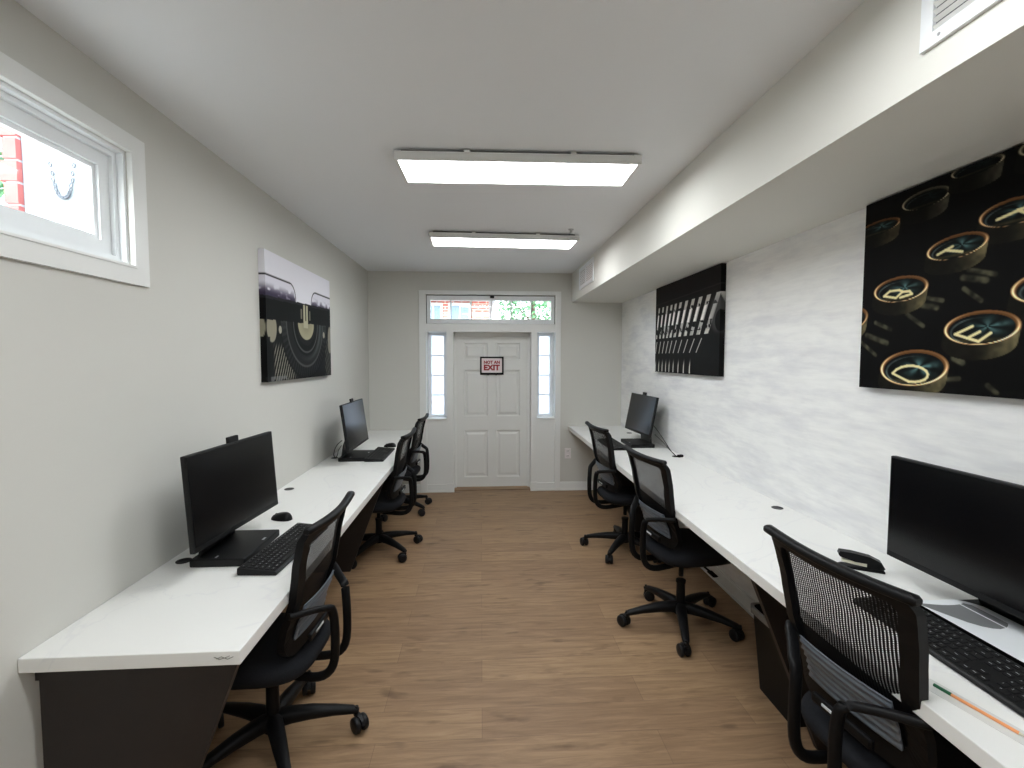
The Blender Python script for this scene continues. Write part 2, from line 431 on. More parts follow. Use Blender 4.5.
for k, (x0, x1) in enumerate(((DX0, PLX0), (PRX1, DX1))):
    w = empty('window_%d' % (3+k), ((x0+x1)/2, YF, .9), kind='structure'); h = (x1-x0)/2
    sash('s', w, -h+.004, h-.004, 0, 1.045, .16, .20, (.04, .04, .03, .04), 1, 4, .014, M['frost'])

# --- high window in the left wall
win = empty('window_1', (XL, (WY0+WY1)/2, WZ0), kind='structure')
hw, hh = (WY1-WY0)/2, WZ1-WZ0
b = MB()   # casing with mitred, stepped profile
c = .078
def frame_ring(b, inn0, inn1, x0, x1):
    # ring between rects grown by inn0..inn1, x0..x1 thickness
    Y0, Y1, Z0, Z1 = -hw, hw, 0, hh
    o = [(Y0-inn1, Z0-inn1*.9), (Y1+inn1, Z0-inn1*.9), (Y1+inn1, Z1+inn1*.85), (Y0-inn1, Z1+inn1*.85)]
    q = [(Y0-inn0, Z0-inn0), (Y1+inn0, Z0-inn0), (Y1+inn0, Z1+inn0), (Y0-inn0, Z1+inn0)]
    vs = [(x0, *p) for p in o]+[(x0, *p) for p in q]+[(x1, *p) for p in o]+[(x1, *p) for p in q]
    fs = []
    for k in range(4):
        n = (k+1) % 4
        fs += [(k, n, 4+n, 4+k), (8+k, 8+n, 12+n, 12+k), (k, n, 8+n, 8+k), (4+k, 4+n, 12+n, 12+k)]
    b.add(vs, fs)
frame_ring(b, 0, c, 0, .016); frame_ring(b, 0.0, .010, .016, .020)
b.build('window_casing', M['trim'], win)
b = MB()
frame_ring(b, -.012, 0.0, -.1, -.005)
frame_ring(b, -.03, -.012, -.1, -.03)
b.build('window_jamb', M['vinyl'], win)
b = MB(); frame_ring(b, -.078, -.03, -.085, -.045); frame_ring(b, -.094, -.078, -.078, -.056)
b.build('window_sash', M['vinyl'], win)
MB().box(-.068, -.064, -hw+.09, hw-.09, .085, hh-.07).build('window_glass', M['glass'], win)

# --- outlet on the far wall
o = empty('wall_outlet', (1.062, YF, .458), label='white double electrical outlet on the far wall under the right worktop', cat='outlet')
MB().rbox((0, -.003, 0), (.078, .006, .128), .003).build('cover_plate', M['outlet'], o)
for z in (-.03, .03):
    r = MB().rbox((0, -.007, z), (.036, .004, .034), .003).build('receptacle', M['outlet'], o)
    MB().box(-.009, -.006, -.0105, -.009, z-.008, z+.008).box(.006, .009, -.0105, -.009, z-.006, z+.008).build('slots', M['gap'], r)

# --- ceiling lights
def ceil_light(y0, label, first=None):
    if first is not None:
        r = copy_tree(first); r.location = (.193, y0+.155, ZC); r['label'] = label; return r
    r = empty('ceiling_light', (.193, y0+.155, ZC), label=label, cat='ceiling light', group='long LED panels on the ceiling')
    hx, hy = .612, .163
    b = MB()
    for a in ((-hx, hx, -hy, -hy+.016), (-hx, hx, hy-.016, hy), (-hx, -hx+.016, -hy+.016, hy-.016), (hx-.016, hx, -hy+.016, hy-.016)):
        b.box(*a, -.056, -.016)
    b.box(-hx+.016, hx-.016, -hy+.016, hy-.016, -.03, -.016)
    b.build('frame', M['ledf'], r)
    MB().box(-hx+.016, hx-.016, -hy+.016, hy-.016, -.048, -.042).build('diffuser', M['led'], r)
    b = MB(); b.box(-hx+.03, hx-.03, -hy+.03, hy-.03, -.016, 0); b.build('gap_shade', M['gap'], r)  # near-black block paints the shade of the gap above the frame
    for x in (-.255, .27):
        MB().rbox((x, -hy+.006, -.011), (.03, .02, .013), .003).build('clip', M['ledf'], r)
    return r
l1 = ceil_light(2.395, 'long bright LED panel nearest the camera, the larger lit strip on ceiling')
l2 = ceil_light(3.92, 'long LED panel farther away, the narrower lit strip towards the door', l1)
l1.rotation_euler.z = R(-1.2); l2.rotation_euler.z = R(1.5)
ceil_light(.80, 'unseen LED panel added above the camera end to brighten the near desks', l1)  # unseen fixture, added to brighten the nearer desks
ceil_light(-.7, 'added LED panel out of view behind the camera, extra light for the desks', l1)  # another added panel out of view, only for its extra light
sp = empty('sprinkler_head', (.715, 3.80, ZC), label='tiny metal sprinkler fitting on ceiling beside the farther LED panel', cat='sprinkler')
MB().lathe([(.022, 0), (.022, -.004), (.008, -.006), (.008, -.02), (.014, -.022), (.014, -.024)][::1], 16).build('stem', M['silver'], sp)
MB().lathe([(.004, -.024), (.004, -.034), (.016, -.035), (.016, -.037)], 14).build('deflector', M['silver'], sp)

# --- vents on the soffit face
def vent(y0, y1, z0, z1, label, vertical):
    r = empty('air_vent', (XS, (y0+y1)/2, (z0+z1)/2), label=label, cat='air vent', group='vents on the soffit face')
    hy, hz = (y1-y0)/2, (z1-z0)/2; f = .032
    b = MB()
    for a in ((-hy, hy, -hz, -hz+f), (-hy, hy, hz-f, hz), (-hy, -hy+f, -hz+f, hz-f), (hy-f, hy, -hz+f, hz-f)):
        b.box(-.011, 0, *a)
    b.build('frame', M['vinyl'], r)
    MB().box(-.002, 0, -hy+f, hy-f, -hz+f, hz-f).build('backing', M['dark'], r)
    n = 9 if not vertical else 2
    s = MB()
    for k in range(9):
        z = -hz+f+(2*hz-2*f)*(k+.5)/9
        s.add([(-.0095, -hy+f, z+.0045), (-.0095, hy-f, z+.0045), (-.002, hy-f, z-.0045), (-.002, -hy+f, z-.0045),
               (-.0105, -hy+f, z+.0033), (-.0105, hy-f, z+.0033), (-.003, hy-f, z-.0057), (-.003, -hy+f, z-.0057)],
              [(0, 1, 2, 3), (4, 5, 6, 7), (0, 1, 5, 4), (2, 3, 7, 6)])
    s.build('louvres', M['ledf'], r)
    s = MB()
    s.box(-.0112, -.003, -.006, .006, -hz+f, hz-f)
    s.build('divider', M['vinyl'], r)
    for y in (-hy+.05, hy-.05):
        MB().cyl((-.011, y, -hz+.016), (-.0125, y, -hz+.016), .004, n=10).build('screw', M['silver'], r)
vent(.50, 1.155, 2.385, 2.61, 'white louvred vent on soffit near the top right corner', False)
vent(4.62, 5.28, 2.385, 2.615, 'white louvred vent at the far end of the soffit by door', True)

# ------------------------------------------------------------------ desks
def worktop(name, x0, x1, y0, y1, zt):
    b = MB(); b.rbox(((x0+x1)/2, (y0+y1)/2, zt-.022), (x1-x0, y1-y0, .044), .003, 2)
    return b
def grommet(parent, x, y, z):
    g = MB(); g.lathe([(.030, 0), (.030, .002), (.027, .003), (.024, .0015), (.001, .0012)], 24, (x, y, z))
    return g.build('cable_grommet', M['blacks'], parent)
dl = empty('desk', (XL, 1.408, 0), label='long white-topped counter desk along the left wall on dark wood panels', cat='desk')
wl = YF-1.408
b = worktop('', 0.001, .619, 0, wl-.001, ZDL); o = b.build('worktop', M['top'], dl)
b = MB()
for (p, q) in (((.545, -.001, .75), (.56, -.001, .742)), ((.56, -.001, .742), (.575, -.001, .746)), ((.575, -.001, .746), (.59, -.001, .752)), ((.552, -.001, .744), (.566, -.001, .75)), ((.566, -.001, .75), (.584, -.001, .742)), ((.584, -.001, .742), (.600, -.001, .749))):
    b.tube([p, q], .0012, n=5)
b.build('chipped_edge', M['scuff'], o)
for y, tx in ((.03, 0), (2.21, 0), (4.3, 0)):
    b = MB(); b.prism([(.03, 0), (.33, 0), (.602, ZDL-.044), (.03, ZDL-.044)], 'y', y, y+.028)
    b.build('support_panel', M['wood'], dl)
for y in (2.065, 3.18, 4.16): grommet(dl, .067, y-1.408, ZDL)
dr = empty('desk', (XR, .25, 0), label='long white-topped counter desk along the right wallpapered wall', cat='desk')
wr = YF-.25
worktop('', -.655, -.001, 0, wr-.001, ZDR).build('worktop', M['top'], dr)
for y in (.1, 1.55, 3.75):
    b = MB(); b.prism([(-.03, 0), (-.33, 0), (-.637, ZDR-.044), (-.03, ZDR-.044)], 'y', y, y+.028)
    b.build('support_panel', M['wood'], dr)
for y in (2.51, 3.90, 5.17): grommet(dr, -.075, y-.25, ZDR)
MB().box(-.021, -.001, .3, wr-.05, ZDR-.10, ZDR-.044).build('wall_cleat', M['wood'], dr)
MB().box(.001, .021, .05, wl-.05, ZDL-.10, ZDL-.044).build('wall_cleat', M['wood'], dl)

# ------------------------------------------------------------------ office chair
def ysurf(z):
    P = [(.48, -.158), (.55, -.156), (.60, -.168), (.66, -.192), (.74, -.218), (.85, -.236), (.94, -.257), (1.0, -.280), (1.05, -.295)]
    for (z0, y0), (z1, y1) in zip(P, P[1:]):
        if z <= z1:
            t = max(0, min(1, (z-z0)/(z1-z0))); return y0+(y1-y0)*(t*t*(3-2*t)*.5+t*.5)
    return P[-1][1]
def S(x, z, off=0): return (x, ysurf(z)+.55*x*x+off, z)
def rr_path(hw0, hw1, z0, z1, r, n=8):
    """rounded rect outline in (x,z); half width varies hw0 (bottom)..hw1 (top)"""
    pts = []
    def W(z): return hw0+(hw1-hw0)*(z-z0)/(z1-z0)
    for (sx, zc, a0) in ((1, z0+r, -90), (1, z1-r*.5, 0), (-1, z1-r*.5, 90), (-1, z0+r, 180)):
        rad = r if zc < (z0+z1)/2 else r*.5
        for k in range(n+1):
            a = R(a0+90*k/n); x = sx*(W(zc)-rad)+rad*math.cos(a); z = zc+rad*math.sin(a); pts.append((x, z))
    out = []
    for i in range(len(pts)):
        p, q = pts[i], pts[(i+1) % len(pts)]
        d = math.hypot(q[0]-p[0], q[1]-p[1]); m = max(1, int(d/.03))
        # same subdivision count for both loops is needed -> fixed by segment type
        m = 1 if (i % (n+1)) < n else 14
        for k in range(m): out.append((p[0]+(q[0]-p[0])*k/m, p[1]+(q[1]-p[1])*k/m))
    return out

def star_leg():
    b = MB()
    b.tube([(.02, 0, .118), (.07, 0, .122), (.15, 0, .117), (.24, 0, .105), (.315, 0, .09), (.34, 0, .08)],
           [.033, .032, .029, .024, .020, .013], [.032, .030, .025, .019, .014, .010], n=12, pw=3)
    return b
def caster_mb():
    b = MB()
    # stem at local origin, trailing wheel pair axis along local y
    b.cyl((0, 0, .055), (0, 0, .09), .007, n=10)
    for s in (-1, 1):
        pr = [(.010, .006), (.026, .006), (.030, .010), (.030, .022), (.027, .026), (.010, .027)]
        n = 22; vs = [(-.02+r*math.cos(2*PI*i/n), s*t, .0305+r*math.sin(2*PI*i/n)) for r, t in pr for i in range(n)]
        fs = [(k*n+i, k*n+(i+1) % n, (k+1)*n+(i+1) % n, (k+1)*n+i) for k in range(len(pr)-1) for i in range(n)]
        b.add(vs, fs, 0, True); b.add(vs[-n:], [tuple(range(n))]); b.add(vs[:n], [tuple(range(n))])
    # hood
    n = 10; vs = []
    for i in range(n+1):
        a = R(-20+190*i/n)
        for y in (-.006, .006):
            for r in (.012, .033): vs.append((-.02+r*math.cos(a), y, .0305+r*math.sin(a)))
    fs = []
    for i in range(n):
        k = i*4; fs += [(k, k+1, k+5, k+4), (k+2, k+3, k+7, k+6), (k+1, k+3, k+7, k+5), (k, k+2, k+6, k+4)]
    b.add(vs, fs); b.rbox((-.008, 0, .058), (.035, .022, .012), .004)
    return b
def make_chair():
    r = empty('office_chair', (0, 0, 0), cat='office chair', group='black mesh-back office chairs')
    MB().lathe([(.042, .082), (.046, .09), (.046, .125), (.036, .135), (.030, .14)], 24).build('base_hub', M['black'], r)
    leg = cast = None
    for k in range(5):
        if leg is None:
            leg = star_leg().build('base_leg', M['black'], r)
            cast = caster_mb().build('caster', M['cast'], leg); cast.location = (.333, 0, 0); cast.scale = (1.12, 1.12, 1.12)
            l = leg
        else:
            l = leg.copy(); COL.objects.link(l); l.parent = r
            q = cast.copy(); COL.objects.link(q); q.parent = l
        l.rotation_euler = (0, 0, 2*PI*k/5)
        l.children[0].rotation_euler = (0, 0, [2.1, .4, -.6, 3.0, 1.0][k])
    b = MB(); b.cyl((0, 0, .135), (0, 0, .27), .027, .025).cyl((0, 0, .27), (0, 0, .285), .029)
    b.build('gas_lift', M['black'], r)
    up = []          # parts that ride on the gas lift
    b = MB(); b.cyl((0, 0, .25), (0, 0, .37), .015, n=14); b.rbox((0, -.02, .378), (.15, .24, .05), .012)
    b.rbox((0, .07, .362), (.09, .09, .03), .01)
    u = b.build('tilt_mechanism', M['black'], r); up.append(u)
    b = MB(); b.tube([(.06, .05, .372), (.15, .055, .366), (.215, .055, .36)], .006, n=8); b.tube([(.2, .055, .361), (.255, .055, .355)], .018, .005, n=10)
    b.build('height_lever', M['black'], u)
    # seat pan and cushion
    def outline(sx, sy, z, cy, n=40):
        pts = []
        for i in range(n):
            a = 2*PI*i/n; c0, s0 = math.cos(a), math.sin(a)
            x = math.copysign(abs(c0)**.55, c0)*sx; y = math.copysign(abs(s0)**.6, s0)*sy
            x *= 1-.08*(1-(y/sy))/2*1.0
            pts.append((x, y+cy, z))
        return pts
    def loft(layers):
        n = len(layers[0]); b = MB(); vs = [p for L in layers for p in L]
        b.add(vs, [(k*n+i, k*n+(i+1) % n, (k+1)*n+(i+1) % n, (k+1)*n+i) for k in range(len(layers)-1) for i in range(n)], 0, True)
        c0 = len(vs); b.add([*layers[0], (0, layers[0][0][1]*0+.03, layers[0][0][2])], [((i+1) % n, i, n) for i in range(n)], 0, True)
        b.add([*layers[-1], (0, .03, layers[-1][0][2])], [(i, (i+1) % n, n) for i in range(n)], 0, True)
        return b
    def wf(L, d):   # waterfall: front edge lower, sides gently dished
        return [(x, y, z-d*max(0, (y-.12)/.15)**2+.25*max(0, abs(x)-.12)**2) for x, y, z in L]
    Ls = [outline(.20, .20, .395, .03), outline(.225, .228, .398, .03), outline(.236, .24, .412, .03), outline(.24, .244, .432, .03),
          outline(.234, .238, .450, .03), outline(.215, .218, .461, .03), outline(.16, .16, .464, .03), outline(.08, .08, .463, .03)]
    Ls = [wf(L, .026) for L in Ls]
    u = loft(Ls).build('seat', M['fabric'], r); up.append(u)
    Ls = [wf(outline(.15, .15, .384, .02), .01), wf(outline(.21, .212, .388, .03), .018), wf(outline(.228, .232, .403, .03), .022)]
    up.append(loft(Ls).build('seat_pan', M['black'], r))
    # J-shaped supports from under the seat up to the backrest
    for s in (-1, 1):
        x = s*.072
        pts = [(s*.05, .0, .362), (s*.06, -.12, .348), (x, -.20, .345), (x, -.245, .353), (x, -.275, .378), (x, -.290, .42), (x, -.293, .49),
               (x, -.292, .56), (x+s*.002, -.288, .61), (x+s*.012, -.283, .641), (x+s*.035, -.270, .652), (s*.15, -.232, .664), (s*.205, -.196, .675), (s*.222, -.178, .68)]
        P = []
        for i in range(len(pts)-1):
            a, c_ = Vector(pts[i]), Vector(pts[i+1]); P += [a, (a+c_)/2]
        P.append(Vector(pts[-1]))
        Q = P[:]
        for i in range(1, len(P)-1): Q[i] = (P[i-1]+P[i]*2+P[i+1])/4
        b = MB(); b.tube(Q, [.019]*len(Q), [.0125]*len(Q), n=12, upv=(0, 1, .001), pw=3) if False else None
        # section: wide in x (.015), thick in plane (.02)
        vs = []; n = 12
        for i, p in enumerate(Q):
            t = (Q[min(i+1, len(Q)-1)]-Q[max(i-1, 0)]).normalized(); a = Vector((1, 0, 0)) if abs(t.x) < .6 else Vector((0, .4, 1)).normalized(); nn = t.cross(a).normalized(); a = nn.cross(t).normalized()
            for j in range(n):
                q = 2*PI*j/n; cx_, cy_ = math.cos(q), math.sin(q)
                cx_ = math.copysign(abs(cx_)**.7, cx_); cy_ = math.copysign(abs(cy_)**.7, cy_)
                vs.append(p+a*cx_*.0125+nn*cy_*.0175)
        fs = [(i*n+j, i*n+(j+1) % n, (i+1)*n+(j+1) % n, (i+1)*n+j) for i in range(len(Q)-1) for j in range(n)]
        b.add(vs, fs, 0, True); b.add(vs[:n], [tuple(range(n))]); b.add(vs[-n:], [tuple(range(n))])
        up.append(b.build('back_support', M['black'], r))
    # backrest frame (open ring following the curved back surface)
    hwb, hwt, z0, z1 = .195, .236, .485, .998
    out = rr_path(hwb, hwt, z0, z1, .07); inn = rr_path(hwb-.038, hwt-.042, z0+.055, z1-.028, .045)
    n = len(out); vs = [S(x, z, .014) for x, z in out]+[S(x, z, .014) for x, z in inn]+[S(x, z, -.014) for x, z in out]+[S(x, z, -.014) for x, z in inn]
    fs = []
    for i in range(n):
        k = (i+1) % n
        fs += [(i, k, n+k, n+i), (2*n+i, 2*n+k, 3*n+k, 3*n+i), (i, k, 2*n+k, 2*n+i), (n+i, n+k, 3*n+k, 3*n+i)]
    b = MB(); b.add(vs, fs); bf = b.build('backrest_frame', M['black'], r); up.append(bf)
    # top rail, wider than the frame, with round ends
    pts = [S(.240*t, 1.0, -.004-.010*abs(t)**4) for t in [-1+i/14*2 for i in range(15)]]
    pts = [(p[0], p[1], 1.0+.006*abs(p[0]/.240)**3) for p in pts]
    pts = [(pts[0][0]-.008, pts[0][1]+.001, pts[0][2])]+pts+[(pts[-1][0]+.008, pts[-1][1]+.001, pts[-1][2])]
    ra = [.012]+[.0175]*15+[.012]; rb = [.009]+[.0135]*15+[.009]
    b = MB(); b.tube(pts, ra, rb, n=14, pw=2.5); b.build('top_rail', M['black'], bf)
    # mesh
    nu, nv = 22, 34; vs = []; uvs = []
    for j in range(nv+1):
        v = j/nv; z = z0+.035+(z1-.02-z0-.035)*v
        hw_ = (hwb-.025)+(hwt-.022-hwb+.025)*v
        if v < .08: hw_ -= .02*(1-v/.08)
        for i in range(nu+1):
            x = hw_*(2*i/nu-1); vs.append(S(x, z, .004)); uvs.append((x+.25, z))
    fs = [(j*(nu+1)+i, j*(nu+1)+i+1, (j+1)*(nu+1)+i+1, (j+1)*(nu+1)+i) for j in range(nv) for i in range(nu)]
    b = MB(); b.add(vs, fs, 0, True); mo = b.build('mesh_back', M['net'], r, False)
    uvl = mo.data.uv_layers.new(name='UVMap')
    for li, l_ in enumerate(mo.data.loops): uvl.data[li].uv = uvs[l_.vertex_index]
    up.append(mo)
    # ribbed grey lumbar pad behind the mesh
    nu, nv = 14, 40; vs = []
    for side in (0, 1):
        for j in range(nv+1):
            z = .548+.140*j/nv; rib = .0028*math.sin(j/nv*2*PI*6.0)
            for i in range(nu+1):
                x = .150*(2*i/nu-1); y = S(x, z)[1]-.022-(rib+.003 if side == 0 else -.004)
                vs.append((x, y, z))
    m_ = (nu+1)*(nv+1)
    fs = []
    for s_ in (0, 1):
        fs += [tuple(s_*m_+q for q in (j*(nu+1)+i, j*(nu+1)+i+1, (j+1)*(nu+1)+i+1, (j+1)*(nu+1)+i)) for j in range(nv) for i in range(nu)]
    rim = [i for i in range(nu+1)]+[(j*(nu+1)+nu) for j in range(1, nv+1)]+[nv*(nu+1)+i for i in range(nu-1, -1, -1)]+[j*(nu+1) for j in range(nv-1, 0, -1)]
    fs += [(rim[i], rim[(i+1) % len(rim)], m_+rim[(i+1) % len(rim)], m_+rim[i]) for i in range(len(rim))]
    b = MB(); b.add(vs, fs, 0, True); u = b.build('lumbar_pad', M['lumbar'], r); tag(u, label='ribbed grey lumbar pad'); up.append(u)
    b = MB(); b.rbox((0, S(0, .53)[1]-.045, .525), (.20, .018, .03), .006)
    u2 = b.build('lumbar_bracket', M['black'], r); up.append(u2)
    MB().rbox((-.02, S(0, .53)[1]-.055, .527), (.075, .004, .009), .0018).build('sticker', M['label'], u2)
    return r, up
CH, UP = make_chair()
def set_chair(r, x, y, rz, lift, star, label):
    r.location = (x, y, 0); r.rotation_euler = (0, 0, rz); r['label'] = label
    k = 0
    for ch in r.children:
        nm = ch.name.split('.')[0]
        if nm == 'base_leg': ch.rotation_euler = (0, 0, R(star)-rz+2*PI*k/5); k += 1
        elif nm not in ('base_hub', 'gas_lift'): ch.location.z += lift
chairs = [
    (-.875, 1.975, R(87), 0, 13, 'black mesh office chair nearest on the left, before the large left computer'),
    (-.865, 4.00, R(87), .0, 31, 'black mesh office chair second along the left desk, before the far left computer'),
    (-.875, 5.08, R(86.5), 0, 38, 'black mesh office chair at the door end of the left desk'),
    (1.24, 1.285, R(-83), .06, 110, 'black mesh office chair in the right foreground with see-through back and grey lumbar'),
    (1.21, 2.75, R(-82), .06, 180, 'black mesh office chair in the middle of the right desk by waste bin'),
    (1.21, 3.88, R(-84), .06, 160, 'black mesh office chair farthest along the right desk, before small keyboard')]
cs = [CH]+[copy_tree(CH) for _ in chairs[1:]]
for c_, a in zip(cs, chairs): set_chair(c_, *a)

# ------------------------------------------------------------------ computers
def make_pc(SWID, cam_up, tilt, yaw, dy, dx, zc, label, loc, rz):
    SHGT = SWID*.6
    """local: user at -y, wall at +y. base slab bx half width, screen centre offset (dx,dy), height zc"""
    r = empty('computer', loc, rz, label=label, cat='computer', group='black all-in-one computers')
    b = MB(); b.rbox((0, .006, .0165), (.345, .222, .033), .006, 3); base = b.build('base', M['pc'], r)
    MB().rbox((.05, -.085, .0335), (.028, .010, .0014), .0006).build('badge', M['silver'], base)
    MB().rbox((-.145, .02, .0335), (.02, .008, .0012), .0005).build('sticker', M['silver'], base)
    T = Matrix.Translation((dx, dy, zc)) @ Matrix.Rotation(yaw, 4, 'Z') @ Matrix.Rotation(-tilt, 4, 'X')
    b = MB(); b.rbox((0, .012, 0), (SWID, .022, SHGT), .004, 2); b.rbox((0, .032, -.02), (SWID*.7, .028, SHGT*.66), .012, 2)
    h = b.build('housing', M['pc'], r); h.matrix_local = T
    MB().box(-SWID/2+.007, SWID/2-.007, -.0004, .004, -SHGT/2+.022, SHGT/2-.007).build('screen', M['scr'], h)
    if cam_up: MB().rbox((0, .012, SHGT/2+.012), (.075, .014, .03), .003).build('webcam', M['pc'], h)
    # broad neck from the rear of the base to the back of the housing
    top = T @ Vector((0, .045, -.06)); bot = Vector((0, .095, .028))
    v = top-bot
    b = MB(); wv = .14
    vs = []
    for p in (bot, bot+v*.5+Vector((0, .012, 0)), top):
        for s in (-1, 1):
            for o_ in (-.0045, .0045): vs.append((s*wv+p.x*0+dx*(p.z-bot.z)/v.z, p.y+o_, p.z))
    fs = []
    for k in (0, 4):
        fs += [(k, k+2, k+6, k+4), (k+1, k+3, k+7, k+5), (k, k+1, k+5, k+4), (k+2, k+3, k+7, k+6)]
    fs += [(0, 1, 3, 2), (8, 9, 11, 10)]
    b.add(vs, fs); b.build('neck', M['pc'], r)
    return r
# base centres from the photograph
make_pc(.638, True, .066, -.079, .004, .022, 1.063-ZDL, 'large black desktop computer on the left desk, nearest of two there', (-1.085, 2.165, ZDL), R(90))
make_pc(.648, True, .134, -.008, .009, .017, 1.061-ZDL, 'smaller-looking black computer on the left desk towards the door', (-1.075, 4.17, ZDL), R(90))
make_pc(.63, True, .19, .057, .06, -.10, 1.086-ZDR, 'black computer at the far end of the right desk by door', (1.495, 4.46, ZDR), R(-90))
make_pc(.63, False, .0, 0.0, -.014, -.079, 1.079-ZDR, 'big black computer at the right edge of the photo', (1.54, 1.27, ZDR), R(-90))

# keyboards
UX, UY = .0226, .0245
rows = [
    [(0, 1, 'Esc')]+[(2+i+(i//4)*.5, 1, 'F%d' % (i+1)) for i in range(12)]+[(15.25+i, 1, '') for i in range(3)]+[(18.5+i, 1, '') for i in range(4)],
    [(i, 1, c) for i, c in enumerate("`1234567890-=")]+[(13, 2, '')]+[(15.25+i, 1, '') for i in range(3)]+[(18.5+i, 1, c) for i, c in enumerate('N/*-')],
    [(0, 1.5, 'Tab')]+[(1.5+i, 1, c) for i, c in enumerate("QWERTYUIOP[]")]+[(13.5, 1.5, '\\')]+[(15.25+i, 1, '') for i in range(3)]+[(18.5+i, 1, c) for i, c in enumerate('789')],
    [(0, 1.75, '')]+[(1.75+i, 1, c) for i, c in enumerate("ASDFGHJKL;'")]+[(12.75, 2.25, '')]+[(18.5+i, 1, c) for i, c in enumerate('456+')],
    [(0, 2.25, '')]+[(2.25+i, 1, c) for i, c in enumerate("ZXCVBNM,./")]+[(12.25, 2.75, ''), (16.25, 1, '')]+[(18.5+i, 1, c) for i, c in enumerate('123')],
    [(0, 1.25, ''), (1.25, 1.25, ''), (2.5, 1.25, ''), (3.75, 6.25, ''), (10, 1.25, ''), (11.25, 1.25, ''), (12.5, 1.25, ''), (13.75, 1.25, '')]+[(15.25+i, 1, '') for i in range(3)]+[(18.5, 2, '0'), (20.5, 1, '.')],
]
KX0, KY1 = -.5*22.5*UX, .074
def keytop(y): return .0165+(y+.08)/.16*.013
_kc = {}
def key_mesh(wd, ch):
    if (wd, ch) in _kc: return _kc[(wd, ch)]
    b = MB(); w_, d_ = wd*UX-.0035, UY-.0035
    lo = [(-w_/2, -d_/2, 0), (w_/2, -d_/2, 0), (w_/2, d_/2, 0), (-w_/2, d_/2, 0)]
    e = .0022; hi = [(-w_/2+e, -d_/2+e, .0042), (w_/2-e, -d_/2+e, .0042), (w_/2-e, d_/2-e*.7, .0042), (-w_/2+e, d_/2-e*.7, .0042)]
    b.add(lo+hi, [(0, 1, 5, 4), (1, 2, 6, 5), (2, 3, 7, 6), (3, 0, 4, 7), (4, 5, 6, 7)])
    if ch:
        vs, fs = text_geo(ch, .0085 if len(ch) == 1 else .006)
        b.add([(x-(w_*.18 if wd < 2 and len(ch) == 1 else 0), y+.003, .0044) for x, y, z in vs], fs, 1)
    elif wd < 6:
        b.box(-.005, .004, .001, .0024, .0043, .0044, 1)
    o = b.build('key', [M['key'], M['keyl']])
    me = o.data; bpy.data.objects.remove(o); _kc[(wd, ch)] = me; return me
def make_keyboard(loc, rz, label, detailed):
    r = empty('keyboard', loc, rz, label=label, cat='keyboard', group='black keyboards on the worktops')
    hx = 11.6*UX; r.scale = (1, .93, 1)
    b = MB(); b.prism([(-.084, .004), (-.080, .001), (.083, .001), (.086, .008), (.085, .029), (.078, .030), (-.078, .0165), (-.084, .012)], 'x', -hx, hx)
    b.build('case', M['pc'], r)
    b = MB()
    for x in (-hx+.05, hx-.05): b.box(x-.02, x+.02, .06, .075, 0, .002); b.box(x-.02, x+.02, -.07, -.055, 0, .002)
    b.build('feet', M['black'], r)
    tilt = Matrix.Rotation(math.atan(.013/.16), 4, 'X')
    allk = []
    for ri, row in enumerate(rows):
        y = KY1-UY*(ri+.5)-(.004 if ri else 0)+.004
        for x, wd, ch in row: allk.append((KX0+(x+wd/2)*UX, y, wd, ch))
    if detailed:
        rest = MB()
        for i, (x, y, wd, ch) in enumerate(allk):
            me = key_mesh(wd, ch)
            k = bpy.data.objects.new('key', me); COL.objects.link(k); k.parent = r
            k.matrix_local = Matrix.Translation((x, y, keytop(y)-.001)) @ tilt
    else:
        b = MB()
        for x, y, wd, ch in allk:
            me = key_mesh(wd, '')
            T = Matrix.Translation((x, y, keytop(y)-.001)) @ tilt
            b.add([T @ v.co for v in me.vertices][:8], [(0, 1, 5, 4), (1, 2, 6, 5), (2, 3, 7, 6), (3, 0, 4, 7), (4, 5, 6, 7)])
        b.build('keycaps', M['key'], r)
    return r
make_keyboard((-.872, 2.165, ZDL), R(86), 'black keyboard in front of the large left computer, near its chair', True)
make_keyboard((-.893, 4.24, ZDL), R(90), 'black keyboard before the second computer on the left desk', False)
make_keyboard((1.245, 4.45, ZDR), R(-90), 'black keyboard at the far end of the right desk behind a chair', False)
make_keyboard((1.335, 1.235, ZDR), R(-91), 'black keyboard in the right foreground beside the pencil', True)

def make_mouse(loc, rz, label):
    r = empty('computer_mouse', loc, rz, label=label, cat='mouse', group='black mice on the left desk')
    def half(n=24, m=10, sc_=1, z0=0):
        vs = []
        for j in range(m+1):
            t = j/m*PI/2
            for i in range(n):
                a = 2*PI*i/n; c_ = math.copysign(abs(math.cos(a))**.8, math.cos(a)); s_ = math.copysign(abs(math.sin(a))**.85, math.sin(a))
                k = math.cos(t)**.7 if j < m else 0.0
                vs.append((c_*.033*k*sc_, s_*.06*k*sc_-.004*(1-k), z0+.037*math.sin(t)*(1-.25*s_*k)*sc_))
        return vs, [(j*n+i, j*n+(i+1) % n, (j+1)*n+(i+1) % n, (j+1)*n+i) for j in range(m) for i in range(n)]
    vs, fs = half(); b = MB(); b.add(vs, fs, 0, True); b.add(vs[:24], [tuple(range(24))]); b.build('shell', M['blacks'], r)
    b = MB(); n = 16
    b.cyl((-.0035, .032, .0235), (.0035, .032, .0235), .007, n=16); b.build('scroll_wheel', M['cast'], r)
    return r
make_mouse((-1.07, 2.58, ZDL), R(70), 'black computer mouse on the left desk beyond the nearest keyboard')
make_mouse((-.89, 4.66, ZDL), R(80), 'black computer mouse on the left desk by the second keyboard')

